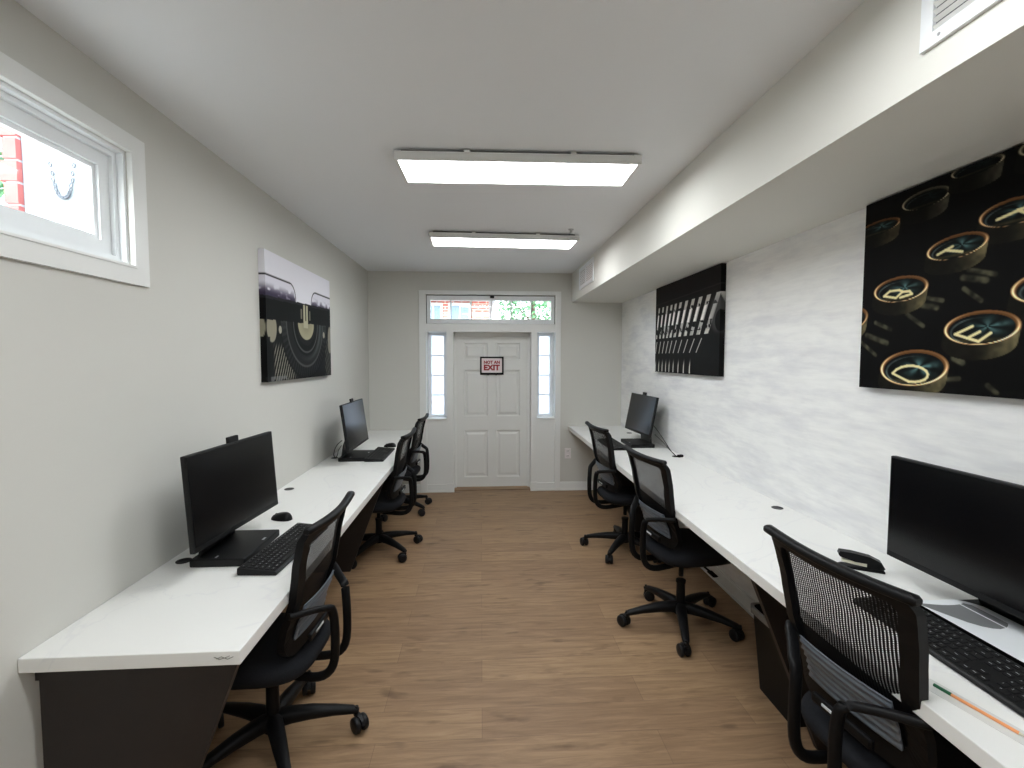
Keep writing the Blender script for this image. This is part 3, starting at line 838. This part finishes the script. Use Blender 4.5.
# cables from the far computers to the grommets
def cable(name, pts, r, label):
    cu = bpy.data.curves.new(name, 'CURVE'); cu.dimensions = '3D'; cu.bevel_depth = r; cu.bevel_resolution = 2; cu.use_fill_caps = True
    s = cu.splines.new('BEZIER'); s.bezier_points.add(len(pts)-1)
    for p, q in zip(s.bezier_points, pts): p.co = q; p.handle_left_type = p.handle_right_type = 'AUTO'
    o = bpy.data.objects.new(name, cu); COL.objects.link(o)
    dg = bpy.context.evaluated_depsgraph_get(); me = bpy.data.meshes.new_from_object(o.evaluated_get(dg)); bpy.data.objects.remove(o)
    me.materials.clear(); me.materials.append(M['black'])
    o = bpy.data.objects.new(name, me); COL.objects.link(o); return tag(o, label=label, cat='cable')
g = (XR-.075, 3.90, ZDR)
cable('cable', [(1.618, 4.34, ZDR+.20), (1.64, 4.22, ZDR+.13), (1.648, 4.02, ZDR+.035), (g[0], g[1], g[2]+.004)], .0035, 'upper black cable from the far right computer down to the worktop grommet')
cable('cable', [(1.622, 4.32, ZDR+.12), (1.648, 4.2, ZDR+.075), (1.655, 4.05, ZDR+.03), (g[0]+.006, g[1]+.012, g[2]+.004)], .003, 'lower black cable from the far right computer down to the worktop grommet')
g = (XL+.067, 4.16, ZDL)
cable('cable', [(-1.172, 4.06, ZDL+.17), (-1.215, 4.06, ZDL+.13), (-1.255, 4.10, ZDL+.05), (g[0], g[1], g[2]+.004)], .0035, 'left black cable behind the second left computer going into grommet')
cable('cable', [(-1.19, 4.10, ZDL+.12), (-1.215, 4.10, ZDL+.08), (-1.235, 4.13, ZDL+.03), (g[0]+.008, g[1]-.006, g[2]+.004)], .003, 'right black cable behind the second left computer going into grommet')
pl_ = empty('power_plug', (XR-.048, 3.872, ZDR), R(20), label='small black plug lying at the right desk grommet where cables end', cat='plug')
MB().rbox((0, 0, .011), (.05, .03, .022), .006).build('plug_body', M['black'], pl_)
MB().cyl((-.025, 0, .011), (-.04, 0, .011), .006, .004, n=10).build('strain_relief', M['black'], pl_)

# --- stapler
st = empty('stapler', (1.50, 1.752, ZDR), R(-30), label='black stapler lying on the right desk behind the foreground chair', cat='stapler')
b = MB(); b.prism([(-.072, .004), (-.072, 0), (.076, 0), (.078, .006), (.074, .012), (-.06, .009)], 'y', -.02, .02); b.build('base', M['black'], st)
b = MB(); b.prism([(-.075, .052), (-.07, .043), (-.02, .03), (.04, .028), (.072, .013), (.078, .018), (.066, .040), (.03, .056), (-.03, .064), (-.07, .064)], 'y', -.017, .017)
b.build('handle', M['blacks'], st)
b = MB(); b.prism([(-.062, .022), (-.062, .033), (.02, .027), (.02, .014)], 'y', -.012, .012); b.build('magazine', M['cream'], st)
MB().rbox((.045, 0, .022), (.05, .034, .03), .006).build('pivot_housing', M['black'], st)

# --- pencil on a thin pale grey strip
a = Vector((1.148, 1.094, 0)); c_ = Vector((1.197, .90, 0)); d = c_-a; ang = math.atan2(d.y, d.x)
sx = empty('pale_strip', (1.178, .975, ZDR), ang, label='thin pale grey strip lying under the orange pencil', cat='paper')
MB().box(-.145, .16, -.028, .024, .0003, .0011).build('sheet', M['strip'], sx)
pe = empty('pencil', (a.x, a.y, ZDR+.0011), ang, label='orange wooden pencil with a dark green end on the right desk', cat='pencil')
def hexbar(x0, x1, r, m, name):
    b = MB(); b.tube([(x0, 0, r*.9), (x1, 0, r*.9)], r, n=6); return b.build(name, m, pe)
hexbar(0, .038, .0041, M['green'], 'green_end'); hexbar(.038, .165, .0038, [M['orange']], 'shaft')
b = MB(); b.cyl((.165, 0, .0034), (.185, 0, .0034), .0036, .0009, n=6); b.build('cut_tip', M['cream'], pe)
MB().cyl((.184, 0, .0034), (.190, 0, .0034), .0009, .0002, n=6).build('lead', M['lead'], pe)

# --- curled sheet with grey printed block on the computer base
shp = empty('paper_sheet', (1.50, 1.27, ZDR), 0, label='glossy white sheet with a grey printed block lying on the right-edge computer base', cat='paper')
def shz(x):
    t = max(0, min(1, (x+.112)/.030)); return .0012+.0340*t*t*(3-2*t)
b = MB(); nx, ny = 40, 14; vs = []
X0, X1, Y0, Y1 = -.078, .115, -.24, .168
for j in range(ny+1):
    for i in range(nx+1):
        x = X0+(X1-X0)*i/nx; y = Y0+(Y1-Y0)*j/ny
        if x > .06: y -= .05*((x-.06)/.055)**2*max(0, (j/ny-.7)/.3)
        vs.append((x, y, shz(x)))
fs = [(j*(nx+1)+i, j*(nx+1)+i+1, (j+1)*(nx+1)+i+1, (j+1)*(nx+1)+i) for j in range(ny) for i in range(nx)]
b.add(vs, fs, 0, True); o = b.build('sheet', M['sheet'], shp)
def block(rows_):
    b = MB(); vs = []; fs = []
    for x, ya, yb in rows_: vs += [(x, ya, shz(x)+.0006), (x, yb, shz(x)+.0006)]
    for i in range(len(rows_)-1): fs.append((2*i, 2*i+2, 2*i+3, 2*i+1))
    b.add(vs, fs); return b
b = block([(-.076, .135, .150), (-.065, .11, .150), (-.05, .075, .145), (-.03, .035, .140), (-.01, .012, .136), (.01, .0, .134), (.03, -.004, .134), (.05, .0, .136)])
b2 = block([(.056, .002, .138), (.07, .010, .142), (.085, .022, .130)]); b.add(b2.v, b2.f)
b.build('printed_block', M['sheetg'], o)

# --- waste bin under the right desk
bn = empty('waste_bin', (1.47, 2.065, 0), label='black rectangular waste bin with grey liner rim under the right desk', cat='waste bin')
def binloop(hx, hy, z, r=.03, n=5):
    pts = []
    for sx_, sy_, a0 in ((1, 1, 0), (-1, 1, 90), (-1, -1, 180), (1, -1, 270)):
        for k in range(n+1):
            a = R(a0+90*k/n); pts.append((sx_*(hx-r)+r*math.cos(a), sy_*(hy-r)+r*math.sin(a), z))
    return pts
Ls = [binloop(.10, .135, 0), binloop(.128, .165, .385), binloop(.134, .172, .388), binloop(.134, .172, .405), binloop(.126, .163, .405), binloop(.122, .158, .37), binloop(.096, .128, .012)]
n = len(Ls[0]); vs = [p for L in Ls for p in L]
b = MB(); b.add(vs, [(k*n+i, k*n+(i+1) % n, (k+1)*n+(i+1) % n, (k+1)*n+i) for k in range(len(Ls)-1) for i in range(n)], 0, True)
b.add(Ls[0], [tuple(range(n))]); b.add(Ls[-1], [tuple(range(n))]); b.build('bin_body', M['binm'], bn)
Ls = [binloop(.1355, .1735, .372), binloop(.1365, .1745, .39), binloop(.1365, .1745, .406), binloop(.130, .167, .4075), binloop(.1245, .1615, .404)]
for L in Ls[:2]:
    for i in range(n): L[i] = (L[i][0], L[i][1], L[i][2]+.006*math.sin(i*1.7))
vs = [p for L in Ls for p in L]
b = MB(); b.add(vs, [(k*n+i, k*n+(i+1) % n, (k+1)*n+(i+1) % n, (k+1)*n+i) for k in range(len(Ls)-1) for i in range(n)], 0, True)
tag(b.build('liner_rim', M['bag'], bn), label='crinkled grey bag edge')

# --- sign on the door
sg = empty('door_sign', (.133, YF+.2-.001, 1.535), label='small black-framed sign reading NOT AN EXIT hung on the white door', cat='sign')
b = MB(); hx, hz, f = .147, .113, .020
for q in ((-hx, hx, -hz, -hz+f*1.3), (-hx, hx, hz-f, hz), (-hx, -hx+f, -hz+f*1.3, hz-f), (hx-f, hx, -hz+f*1.3, hz-f)): b.box(q[0], q[1], -.016, 0, q[2], q[3])
b.build('frame', M['blacks'], sg)
pn = MB().box(-hx+f, hx-f, -.009, 0, -hz+f, hz-f).build('sign_face', M['signw'], sg)
for txt, size, z, wmax, off in (('NOT AN', .06, .043, .200, .003), ('EXIT', .115, -.022, .200, .0058)):
    vs, fs = text_geo(txt, size, off); xs_ = [v[0] for v in vs]; zs_ = [v[1] for v in vs]
    k = wmax/(max(xs_)-min(xs_)); x_ = (max(xs_)+min(xs_))/2; zc_ = (max(zs_)+min(zs_))/2
    ht = (.042 if txt == 'NOT AN' else .072)/(max(zs_)-min(zs_))
    b = MB(); b.add([((v[0]-x_)*k, -.0096, z+(v[1]-zc_)*ht) for v in vs], fs); b.build('lettering', M['red'], pn)
b = MB(); b.box(-.055, -.04, -.004, 0, -hz-.006, -hz).box(.045, .06, -.004, 0, -hz-.006, -hz); b.build('hooks', M['blacks'], sg)

# ------------------------------------------------------------------ canvases
def lin(a):
    a = np.clip(a, 0, 1); return np.where(a <= .04045, a/12.92, ((a+.055)/1.055)**2.4)
def mixc(img, m, col):
    m = np.clip(m, 0, 1)[..., None]; img[:] = img*(1-m)+np.array(col)*m
def sst(a, b, x): t = np.clip((x-a)/(b-a), 0, 1); return t*t*(3-2*t)
def vnoise(x, y, s, seed=0):
    r = np.random.default_rng(seed).random((64, 64)); xi = np.floor(x*s).astype(int); yi = np.floor(y*s).astype(int); fx = x*s-xi; fy = y*s-yi
    fx = fx*fx*(3-2*fx); fy = fy*fy*(3-2*fy); g = lambda i, j: r[i % 64, j % 64]
    return (g(xi, yi)*(1-fx)+g(xi+1, yi)*fx)*(1-fy)+(g(xi, yi+1)*(1-fx)+g(xi+1, yi+1)*fx)*fy
def seg(x, y, x0, y0, x1, y1):
    dx, dy = x1-x0, y1-y0; t = np.clip(((x-x0)*dx+(y-y0)*dy)/(dx*dx+dy*dy), 0, 1)
    return np.hypot(x-x0-t*dx, y-y0-t*dy)
def art_typewriter(x, y):
    W = 1.22; img = np.zeros(x.shape+(3,)); img[:] = (.925, .92, .95)
    # glass card holders above the roller
    for x0, x1 in ((-.5, .47), (.775, 1.8)):
        inside = np.minimum(np.minimum(x-x0, x1-x), .655-y)
        dx = np.maximum(np.maximum(x0+.1-x, x-x1+.1), 0); dy = np.maximum(y-.555, 0); sd = np.hypot(dx, dy)-.1
        mixc(img, (sd < 0)*.35, (.80, .79, .85)); mixc(img, 1-sst(.003, .007, np.abs(sd)), (.16, .15, .17))
        n = vnoise(x, y*2, 22, 3)
        mixc(img, (sd < -.01)*sst(.62, .54, y)*sst(.25, .6, n+sst(.6, .53, y)*.5), (.25, .22, .30))
    # roller band
    slope = (x-.6)*.03
    mixc(img, (y < .545+slope)*(y > .0), (.045, .045, .05))
    mixc(img, (y < .545+slope)*(y > .528+slope)*.6, (.2, .2, .22))
    body = y < .40+slope
    mixc(img, body, (.075, .08, .08))
    # pale side plates
    mixc(img, body*(1-sst(.9, 1.0, np.hypot((x-.075)/.075, (y-.335)/.095))), (.58, .56, .49))
    mixc(img, body*(1-sst(.9, 1.0, np.hypot((x-1.2)/.05, (y-.30)/.12))), (.55, .53, .48))
    # half-round type basket
    rr = np.hypot((x-.66), (y-.40)*1.15)
    mixc(img, body*(rr < .47), (.17, .18, .18)); mixc(img, body*(rr < .47)*sst(.15, -.05, y-.25), (.06, .065, .065))
    mixc(img, body*(1-sst(.004, .012, np.abs(rr-.46))), (.05, .05, .05))
    mixc(img, body*(rr < .36), (.11, .115, .115)); mixc(img, body*(rr < .36)*np.exp(-((x-.95)/.12)**2)*.5, (.25, .27, .27))
    th = np.arctan2(y-.40, x-.66)
    mixc(img, body*(rr > .36)*(rr < .45)*.30*(np.sin(th*60) > .2), (.30, .30, .30))
    mixc(img, body*(1-sst(.004, .014, np.abs(rr-.36))), (.30, .30, .30))
    mixc(img, body*(rr < .27), (.045, .05, .05)); mixc(img, body*np.exp(-((rr-.30)/.02)**2)*np.clip((x-.5)*1.5, 0, .6), (.36, .38, .38))
    mixc(img, body*(1-sst(.003, .012, np.abs(rr-.24))), (.32, .32, .32))
    mixc(img, body*(rr < .185), (.10, .10, .10))
    mixc(img, body*(1-sst(.155, .165, np.hypot(x-.66, (y-.40)*1.35))), (.66, .64, .53))
    mixc(img, body*(1-sst(.02, .17, np.hypot(x-.66, (y-.40)*1.35)))*.4, (.45, .43, .36))
    # centre guide
    g = (np.abs(x-.655) < .045)*(y > .37)*(y < .535); mixc(img, g, (.70, .68, .58)); mixc(img, (np.abs(x-.655) < .008)*(y > .42)*(y < .535), (.08, .08, .08))
    mixc(img, (np.abs(np.abs(x-.655)-.085) < .012)*(y > .43)*(y < .50)*.8, (.55, .53, .47))
    # screws
    for sx_, sy_ in ((.20, .33), (1.05, .335)):
        mixc(img, 1-sst(.020, .026, np.hypot(x-sx_, (y-sy_)*.9)), (.66, .64, .58))
    # key levers, lower left, and small ones on the right
    lev = np.sin((x*.9-y*.5)*2*PI/.034)
    reg = sst(.08, .12, x)*sst(.50, .40, x+y*.4)*sst(.26, .20, y-.0*x)*(rr > .47)
    mixc(img, reg*(lev > .45), (.52, .51, .47)); mixc(img, reg*(lev < -.3), (.03, .03, .03))
    reg2 = (x > 1.08)*(y < .30)*(rr > .47); mixc(img, reg2*(np.sin((x+y*.6)*2*PI/.04) > .6)*.7, (.45, .45, .42))
    mixc(img, (y < .03)*(x < .3)*.7*(vnoise(x, y, 40, 8) > .5), (.5, .5, .5))
    mixc(img, (x < .05)*(y < .28)*.8, (.06, .06, .06))
    return img
def art_typebars(x, y):
    img = np.zeros(x.shape+(3,)); img[:] = (.075, .073, .072)
    mixc(img, sst(.62, .8, y)*.5, (.10, .095, .085))
    mixc(img, (1-sst(.002, .006, np.abs(y-.635-.02*x)))*.35, (.3, .3, .3))
    xs_ = [.03, .115, .20, .285, .365, .455, .56, .67, .785, .905, 1.04]
    for k, X in enumerate(xs_):
        ln = 1-.0*k; top = .585-.012*k*0; lean = .06+.012*k
        yb, yt = .315, .60
        cxl = X+lean*(y-yb)/(yt-yb)-.0
        halfw = .017+.002*k
        d = np.abs(x-cxl)
        on = (y > yb)*(y < yt)*(1-sst(halfw*.75, halfw, d))
        tex = vnoise(x*1.0, y, 46, 11+k)
        mixc(img, on*.97, (.74, .73, .71)); mixc(img, on*(np.abs(x-cxl+halfw*.25) < halfw*.62)*((y < .53)*(y > .425)), (.97, .96, .94))
        mixc(img, on*(sst(.52, .60, tex))*((y > .525)+(y < .42)), (.06, .06, .06))
        mixc(img, on*(y > .555), (.74, .73, .70))
        mixc(img, on*(y < .35)*.8, (.85, .84, .8))
        # thin tail, then lower set
        if k < 10:
            c2 = X-.015+(.03+.006*k)*(y-.19)/.1
            mixc(img, (y > .175)*(y < .285)*(1-sst(.004, .010, np.abs(x-c2))), (.78, .77, .74))
        if k < 9:
            c3 = X-.02+.02*np.clip((y-.02)/.13, 0, 1)**2
            mixc(img, (y > .005)*(y < .14)*(1-sst(.005, .012, np.abs(x-c3)))*sst(.14, .06, y), (.82, .81, .78))
    mixc(img, (1-sst(.10, .16, np.hypot(x-1.22, y-.45)))*.5, (.42, .42, .42)); mixc(img, 1-sst(.07, .085, np.hypot(x-1.25, y-.40)), (.03, .03, .03))
    return img
def art_keys(x, y):
    # x = distance from the far edge of the canvas, y = height above its lower edge
    img = np.zeros(x.shape+(3,)); img[:] = (.030, .029, .028)
    scr = [(.439, .41, .516, .389), (.458, .433, .544, .404), (.444, .371, .503, .323), (.277, .333, .347, .316), (.311, .355, .368, .339), (.224, .302, .296, .251),
           (.032, .228, .135, .191), (.075, .28, .152, .246), (-.004, .203, .082, .142), (.42, .128, .451, .113), (.399, .051, .442, .056), (.539, .037, .567, .014), (.72, .22, .86, .15), (.85, .32, .93, .30), (.95, .08, 1.03, .02)]
    for k, (a0, b0, a1, b1) in enumerate(scr):
        w_ = .013 if k % 3 else .017
        dd = seg(x, y, a0, b0, a1, b1); mixc(img, (1-sst(w_*.3, w_, dd))*.7*(.25+.95*vnoise(x, y, 55, 5+k)), (.42, .41, .32))
    keys = [(.063, .681, .01321, .00027, .00086, .62), (.279, .734, .00998, -.00009, .00118, .59), (.465, .780, .00796, -.00019, .00058, .59), (.70, .775, .0120, 0, .0012, .5), (.95, .76, .0120, 0, .0013, .5),
            (.586, .593, .0110, -.0002, .00185, .80), (.83, .60, .0135, 0, .0021, .85), (1.09, .585, .0135, 0, .0021, .85),
            (.407, .525, .01244, .00039, .00178, .90), (.185, .406, .01584, -.00007, .00265, .90), (.72, .343, .0165, .0003, .0030, 1.0), (1.0, .37, .0165, .0003, .0031, 1.0), (-.088, .300, .01491, .00186, .00352, .80),
            (.504, .231, .01583, .00029, .00338, 1.0), (.80, .09, .0200, .0006, .0046, 1.0), (1.12, .12, .0200, .0006, .0045, 1.0), (.257, .090, .02203, .00118, .00512, 1.0)]
    DC = [(.17, .066), (.188, .082), (.210, .092), (.234, .0975), (.261, .0985), (.285, .095), (.304, .088), (.318, .079), (.325, .067), (.322, .056), (.313, .047), (.296, .040), (.275, .036), (.245, .036)]
    strokes = [(.421, .213, .502, .185), (.421, .213, .48, .238), (.464, .198, .505, .218), (.502, .185, .540, .212),
               (.17, .066, .245, .036), *[(*p, *q) for p, q in zip(DC, DC[1:])],
               (.34, .51, .396, .528), (.369, .52, .431, .502),
               (.112, .387, .17, .373), (.112, .387, .14, .404), (.14, .404, .184, .403), (.184, .403, .2, .394), (.2, .394, .17, .373), (.2, .394, .231, .392), (.231, .392, .242, .38), (.242, .38, .19, .372),
               (.54, .58, .64, .60), (.60, .594, .63, .573), (.66, .325, .74, .30), (.66, .325, .72, .35), (.74, .07, .82, .04), (.74, .07, .80, .10)]
    for kx, ky, wxx, wxy, wyy, br in keys:
        det = wxx*wyy-wxy*wxy; hx, hy = math.sqrt(wxx), math.sqrt(wyy); drop = .052
        el = lambda cx, cy, k=1.0: np.sqrt((wyy*(x-cx)**2-2*wxy*(x-cx)*(y-cy)+wxx*(y-cy)**2)/det)/k
        e = el(kx, ky); u = (x-kx)/hx; v = (y-ky)/hy
        side = np.zeros_like(x)
        for t in np.linspace(0, 1, 9): side = np.maximum(side, 1-sst(.985, 1.01, el(kx-.008*t, ky-drop*t)))
        n = vnoise(x, y, 70, 2)*.5+vnoise(x, y, 33, 12)*.5
        warm = np.array((.50, .46, .33)) if br > .6 else np.array((.50, .49, .42))
        lum = (.14+.85*sst(-.3, .95, u)**1.3)*(.5+.7*n)*br
        mixc(img, side, (.03, .028, .022)); img += (side*lum)[..., None]*warm*.9
        rim = (1-sst(.985, 1.01, e)); mixc(img, rim, np.array((.40, .26, .14))*(.55+.45*br) if br > .6 else (.24, .23, .19))
        hl = np.exp(-((e-.945)/.034)**2); arc = np.clip(-u*.9-v*.25, 0, 1)**1.5+np.clip(u*.8-v*.75, 0, 1)**2.0+.10
        img += (rim*hl*arc*1.0*br)[..., None]*np.array((1, .93, .76))
        ein = el(kx, ky-.004, .875)
        well = 1-sst(.97, 1.02, ein); mixc(img, well, (.035, .045, .045))
        img += (well*br*sst(.98, .72, ein)*0)[..., None]
        ring2 = np.exp(-((el(kx, ky-.010, .78)-1)/.045)**2)*(.25+.9*n)*np.clip(-u*1.2+.35, 0, 1); img += (well*ring2*.5*br)[..., None]*np.array((.75, .85, .85))
        fan = np.exp(-(((x-kx-.25*hx)/hx)**2+((y-ky-.05*hy)/hy)**2)/.22)*(.3+1.0*n)*(.6+.5*np.sin(np.arctan2(v-.05, u-.2)*5))
        img += (well*np.clip(fan, 0, 1)*.62*br)[..., None]*np.array((.6, .86, .86))*(1 if br > .6 else .25)
        img += (well*np.exp(-((v+.72)/.12)**2)*(.3+n)*.25*br)[..., None]*np.array((.95, .80, .45))
    for a0, b0, a1, b1 in strokes: mixc(img, (1-sst(.0030, .0068, seg(x, y, a0, b0, a1, b1))), (.95, .90, .68))
    return np.clip(img, 0, 1)
def canvas(name, W, H, art, side, xw, yfar, yn, z0, label, nx, ny, flip):
    """side=-1 left wall (faces +x), +1 right wall (faces -x). art x runs from near->far unless flip"""
    D = .038
    r = empty(name, (xw, (yfar+yn)/2, z0), label=label, cat='picture')
    y0, y1 = yn-(yfar+yn)/2, yfar-(yfar+yn)/2
    xf = -side*D
    b = MB(); b.box(0 if side > 0 else .001, -side*(D-.006), y0+.004, y1-.004, .004, H-.004).build('stretcher', M['wood'], r)
    def grid(us, ws, fpos, fart):
        U, V = np.meshgrid(us, ws); col = lin(art(*fart(U, V))); col = np.concatenate([col, np.ones(col.shape[:2]+(1,))], 2)
        P = fpos(U, V); n, m = len(us), len(ws)
        return P.reshape(-1, 3), [(j*n+i, j*n+i+1, (j+1)*n+i+1, (j+1)*n+i) for j in range(m-1) for i in range(n-1)], col.reshape(-1, 4)
    AX = (lambda U: W-U) if flip else (lambda U: U)
    us = np.linspace(0, W, nx); ws = np.linspace(0, H, ny)
    st = lambda *a: np.stack(np.broadcast_arrays(*a), -1)
    parts = [grid(us, ws, lambda U, V: st(xf, y0+U, V), lambda U, V: (AX(U), V))]
    ds = np.linspace(0, D, 6)
    parts.append(grid(ds, ws, lambda U, V: st(-side*(D-U), y0, V), lambda U, V: (AX(U), V)))
    parts.append(grid(ds, ws, lambda U, V: st(-side*(D-U), y1, V), lambda U, V: (AX(W-U), V)))
    parts.append(grid(us, ds, lambda U, V: st(-side*(D-V), y0+U, V*0), lambda U, V: (AX(U), V)))
    parts.append(grid(us, ds, lambda U, V: st(-side*(D-V), y0+U, V*0+H), lambda U, V: (AX(U), H-V)))
    b = MB(); cols = []
    for P, F, C_ in parts: b.add(P.tolist(), F, 0, False); cols.append(C_)
    o = b.build('canvas_print', M['pr'], r, False)
    ca = o.data.color_attributes.new('print', 'FLOAT_COLOR', 'POINT'); ca.data.foreach_set('color', np.concatenate(cols).astype(np.float32).ravel())
    return r
canvas('canvas_picture', 1.225, .803, art_typewriter, -1, XL, 4.20, 2.975, 1.482, 'canvas picture of an old black typewriter on the left wall', 260, 170, False)
canvas('canvas_picture', 1.245, .798, art_typebars, 1, XR, 4.52, 3.275, 1.500, 'canvas picture of silver typewriter type bars, far one on right wall', 300, 190, True)
canvas('canvas_picture', 1.225, .795, art_keys, 1, XR, 2.015, .79, 1.503, 'large canvas picture of round gold-rimmed typewriter keys on right wall', 380, 250, True)

# ------------------------------------------------------------------ outside
g_ = MB().box(-25, 25, 6.14, 40, -.3, -.02).box(-25, -1.6, -20, 6.14, -.3, -.02).build('ground', M['ground']); g_['kind'] = 'structure'
# house across the yard, seen through the transom
hs = empty('brick_house', (-3.2, 14, -.02), label='red brick house with white eaves outside, seen through the transom', cat='house')
MB().box(-4, 3.42, 0, 6, 0, 3.3).build('house_wall', M['brick'], hs)
MB().box(-4.2, 3.6, -.35, 6.2, 3.3, 3.5).build('eave', M['ext'], hs)
for x0, x1 in ((1.62, 2.02), (2.32, 2.85), (-.4, .5)):
    f = MB(); 
    f.box(x0-.07, x1+.07, -.05, 0, 1.6, 1.68).box(x0-.07, x1+.07, -.05, 0, 3.17, 3.25).box(x0-.07, x0, -.05, 0, 1.68, 3.17).box(x1, x1+.07, -.05, 0, 1.68, 3.17).box(x0, x1, -.04, 0, 2.4, 2.45).box((x0+x1)/2-.015, (x0+x1)/2+.015, -.035, 0, 1.68, 3.17)
    f = f.build('house_window', M['ext'], hs); MB().box(x0, x1, -.02, -.001, 1.68, 3.17).build('house_window_pane', M['extglass'], f)
pc_ = empty('porch_post', (1.66, 10.6, -.02), label='white porch post outside at the right end of the transom', cat='post')
MB().box(-.06, .06, -.06, .06, .15, 3.6).build('shaft', M['ext'], pc_); MB().box(-.1, .1, -.1, .1, 0, .15).build('plinth', M['ext'], pc_)
pb = empty('brick_pier', (2.72, 13.2, -.02), label='slim red brick pier outside behind the white porch post', cat='pier')
MB().box(-.12, .12, -.12, .12, 0, 3.5).build('pier_shaft', M['brick'], pb); MB().box(-.16, .16, -.16, .16, 3.5, 3.6).build('cap', M['ext'], pb)
def tree(loc, h, rad, n, label, lsz=.055, name='tree', cat='tree'):
    r = empty(name, loc, label=label, cat=cat, group=None)
    b = MB(); b.tube([(0, 0, 0), (.03, .02, h*.35), (-.02, 0, h*.7), (0, 0, h)], [.11*h/4, .09*h/4, .06*h/4, .03*h/4], n=9)
    for k in range(6):
        a = k*1.05; b.tube([(0, 0, h*(.4+.08*k)), (math.cos(a)*rad*.6, math.sin(a)*rad*.6, h*(.55+.08*k))], [.03*h/4, .012*h/4], n=6)
    b.build('trunk', M['bark'], r)
    b = MB(); vs = []; fs = []
    for i in range(n):
        while True:
            p = np.array([random.uniform(-1, 1) for _ in range(3)])
            if .25 < p @ p < 1: break
        c_ = Vector((p[0]*rad, p[1]*rad, h*.72+p[2]*h*.42)); q = Vector((random.gauss(0, 1), random.gauss(0, 1), random.gauss(0, 1))).normalized(); a = q.orthogonal().normalized(); bb = q.cross(a)
        s_ = lsz*random.uniform(.6, 1.3); k = len(vs); vs += [c_-a*s_, c_+bb*s_*.5, c_+a*s_, c_-bb*s_*.5]; fs.append((k, k+1, k+2, k+3))
    b.add(vs, fs); b.build('foliage', M['leaf'], r, False)
tree((1.36, 12.2, -.02), 3.9, .92, 4200, 'leafy green tree outside, behind the middle transom panes')
tree((4.2, 15.5, -.02), 4.4, 1.5, 2600, 'leafy green tree outside at the right end of the transom')
tree((-4.6, 4.6, -.02), 4.0, 1.2, 2200, 'green bushy tree outside the high left window', .08)
# white exterior wall with brick edge outside the left window
eb = MB(); eb.box(-2.30, -1.44, 2.6, 2.8, -.02, 4.2)
w_ = eb.build('wall_outside', mat('pale_grey_render', srgb(150, 157, 162), .8, noise=.06, nscale=3)); w_['kind'] = 'structure'
bp_ = empty('brick_column', (-2.36, 2.68, -.02), label='red brick column outside the high left window beside white wall', cat='column')
b = MB()
for k in range(38):
    o_ = .025 if k % 2 else 0
    b.box(-.006-o_, .058, -.11, .10, k*.11, k*.11+.098, 0)
b.build('brick_courses', mat('plain_red_brick', srgb(176, 96, 92), .9, noise=.2, nscale=12), bp_)
MB().box(-.005, .055, -.10, .09, 0, 4.18).build('mortar_core', M['ext'], bp_)
# chain hanging on the white wall
b = MB(); n = 22
for k in range(n):
    t = k/(n-1)*2-1
    x = -2.105+.055*(t if abs(t) < 1 else t); z = 2.44+.16*abs(t)**3.0
    dx, dz = 1.0, .16*3*t*abs(t)/.055; l_ = math.hypot(dx, dz); dx /= l_; dz /= l_
    rr_ = [(x+dx*.012*math.cos(a)-dz*.006*math.sin(a), 2.590+(.003 if k % 2 else -.001), z+dz*.012*math.cos(a)+dx*.006*math.sin(a)) for a in [2*PI*i/10 for i in range(11)]]
    b.tube(rr_, .0030, n=5, upv=(0, 1, 0))
tag(b.build('chain', M['chain']), 'short dark chain looped on the white wall outside the high left window', 'chain')

# ------------------------------------------------------------------ world, sun, camera
wd = bpy.data.worlds.new('World'); sc.world = wd; wd.use_nodes = True
nt = wd.node_tree; bg = nt.nodes['Background']
sky = nt.nodes.new('ShaderNodeTexSky'); sky.sky_type = 'NISHITA'; sky.sun_disc = False; sky.sun_elevation = R(48); sky.sun_rotation = R(200)
sky.air_density = 1.2; sky.dust_density = 2.5
hsv = nt.nodes.new('ShaderNodeHueSaturation'); hsv.inputs['Saturation'].default_value = .55
nt.links.new(sky.outputs[0], hsv.inputs['Color']); nt.links.new(hsv.outputs[0], bg.inputs[0]); bg.inputs[1].default_value = .72
s = bpy.data.lights.new('sun', 'SUN'); s.energy = 2.0; s.angle = R(1.5); s.color = (1, .96, .9)
so = bpy.data.objects.new('sun', s); COL.objects.link(so); so.rotation_euler = (R(48), 0, R(-20))

f_px, th, ps, ro = 475., .0544, .0648, .0009
fw = Vector((math.sin(ps)*math.cos(th), math.cos(ps)*math.cos(th), -math.sin(th)))
rt0 = Vector((math.cos(ps), -math.sin(ps), 0)); up0 = rt0.cross(fw)
rt = rt0*math.cos(ro)+up0*math.sin(ro); up = -rt0*math.sin(ro)+up0*math.cos(ro)
cd = bpy.data.cameras.new('camera'); cam = bpy.data.objects.new('camera', cd); COL.objects.link(cam)
cd.sensor_fit = 'HORIZONTAL'; cd.sensor_width = 36; cd.lens = f_px*36/1024; cd.clip_start = .02
m = Matrix((rt, up, -fw)).transposed().to_4x4(); m.translation = (0, 0, CAM_H); cam.matrix_world = m
sc.camera = cam
vs_ = sc.view_settings
vs_.view_transform = 'Standard'; vs_.look = 'None'; vs_.gamma = 1; vs_.use_curve_mapping = False; vs_.exposure = 1.0
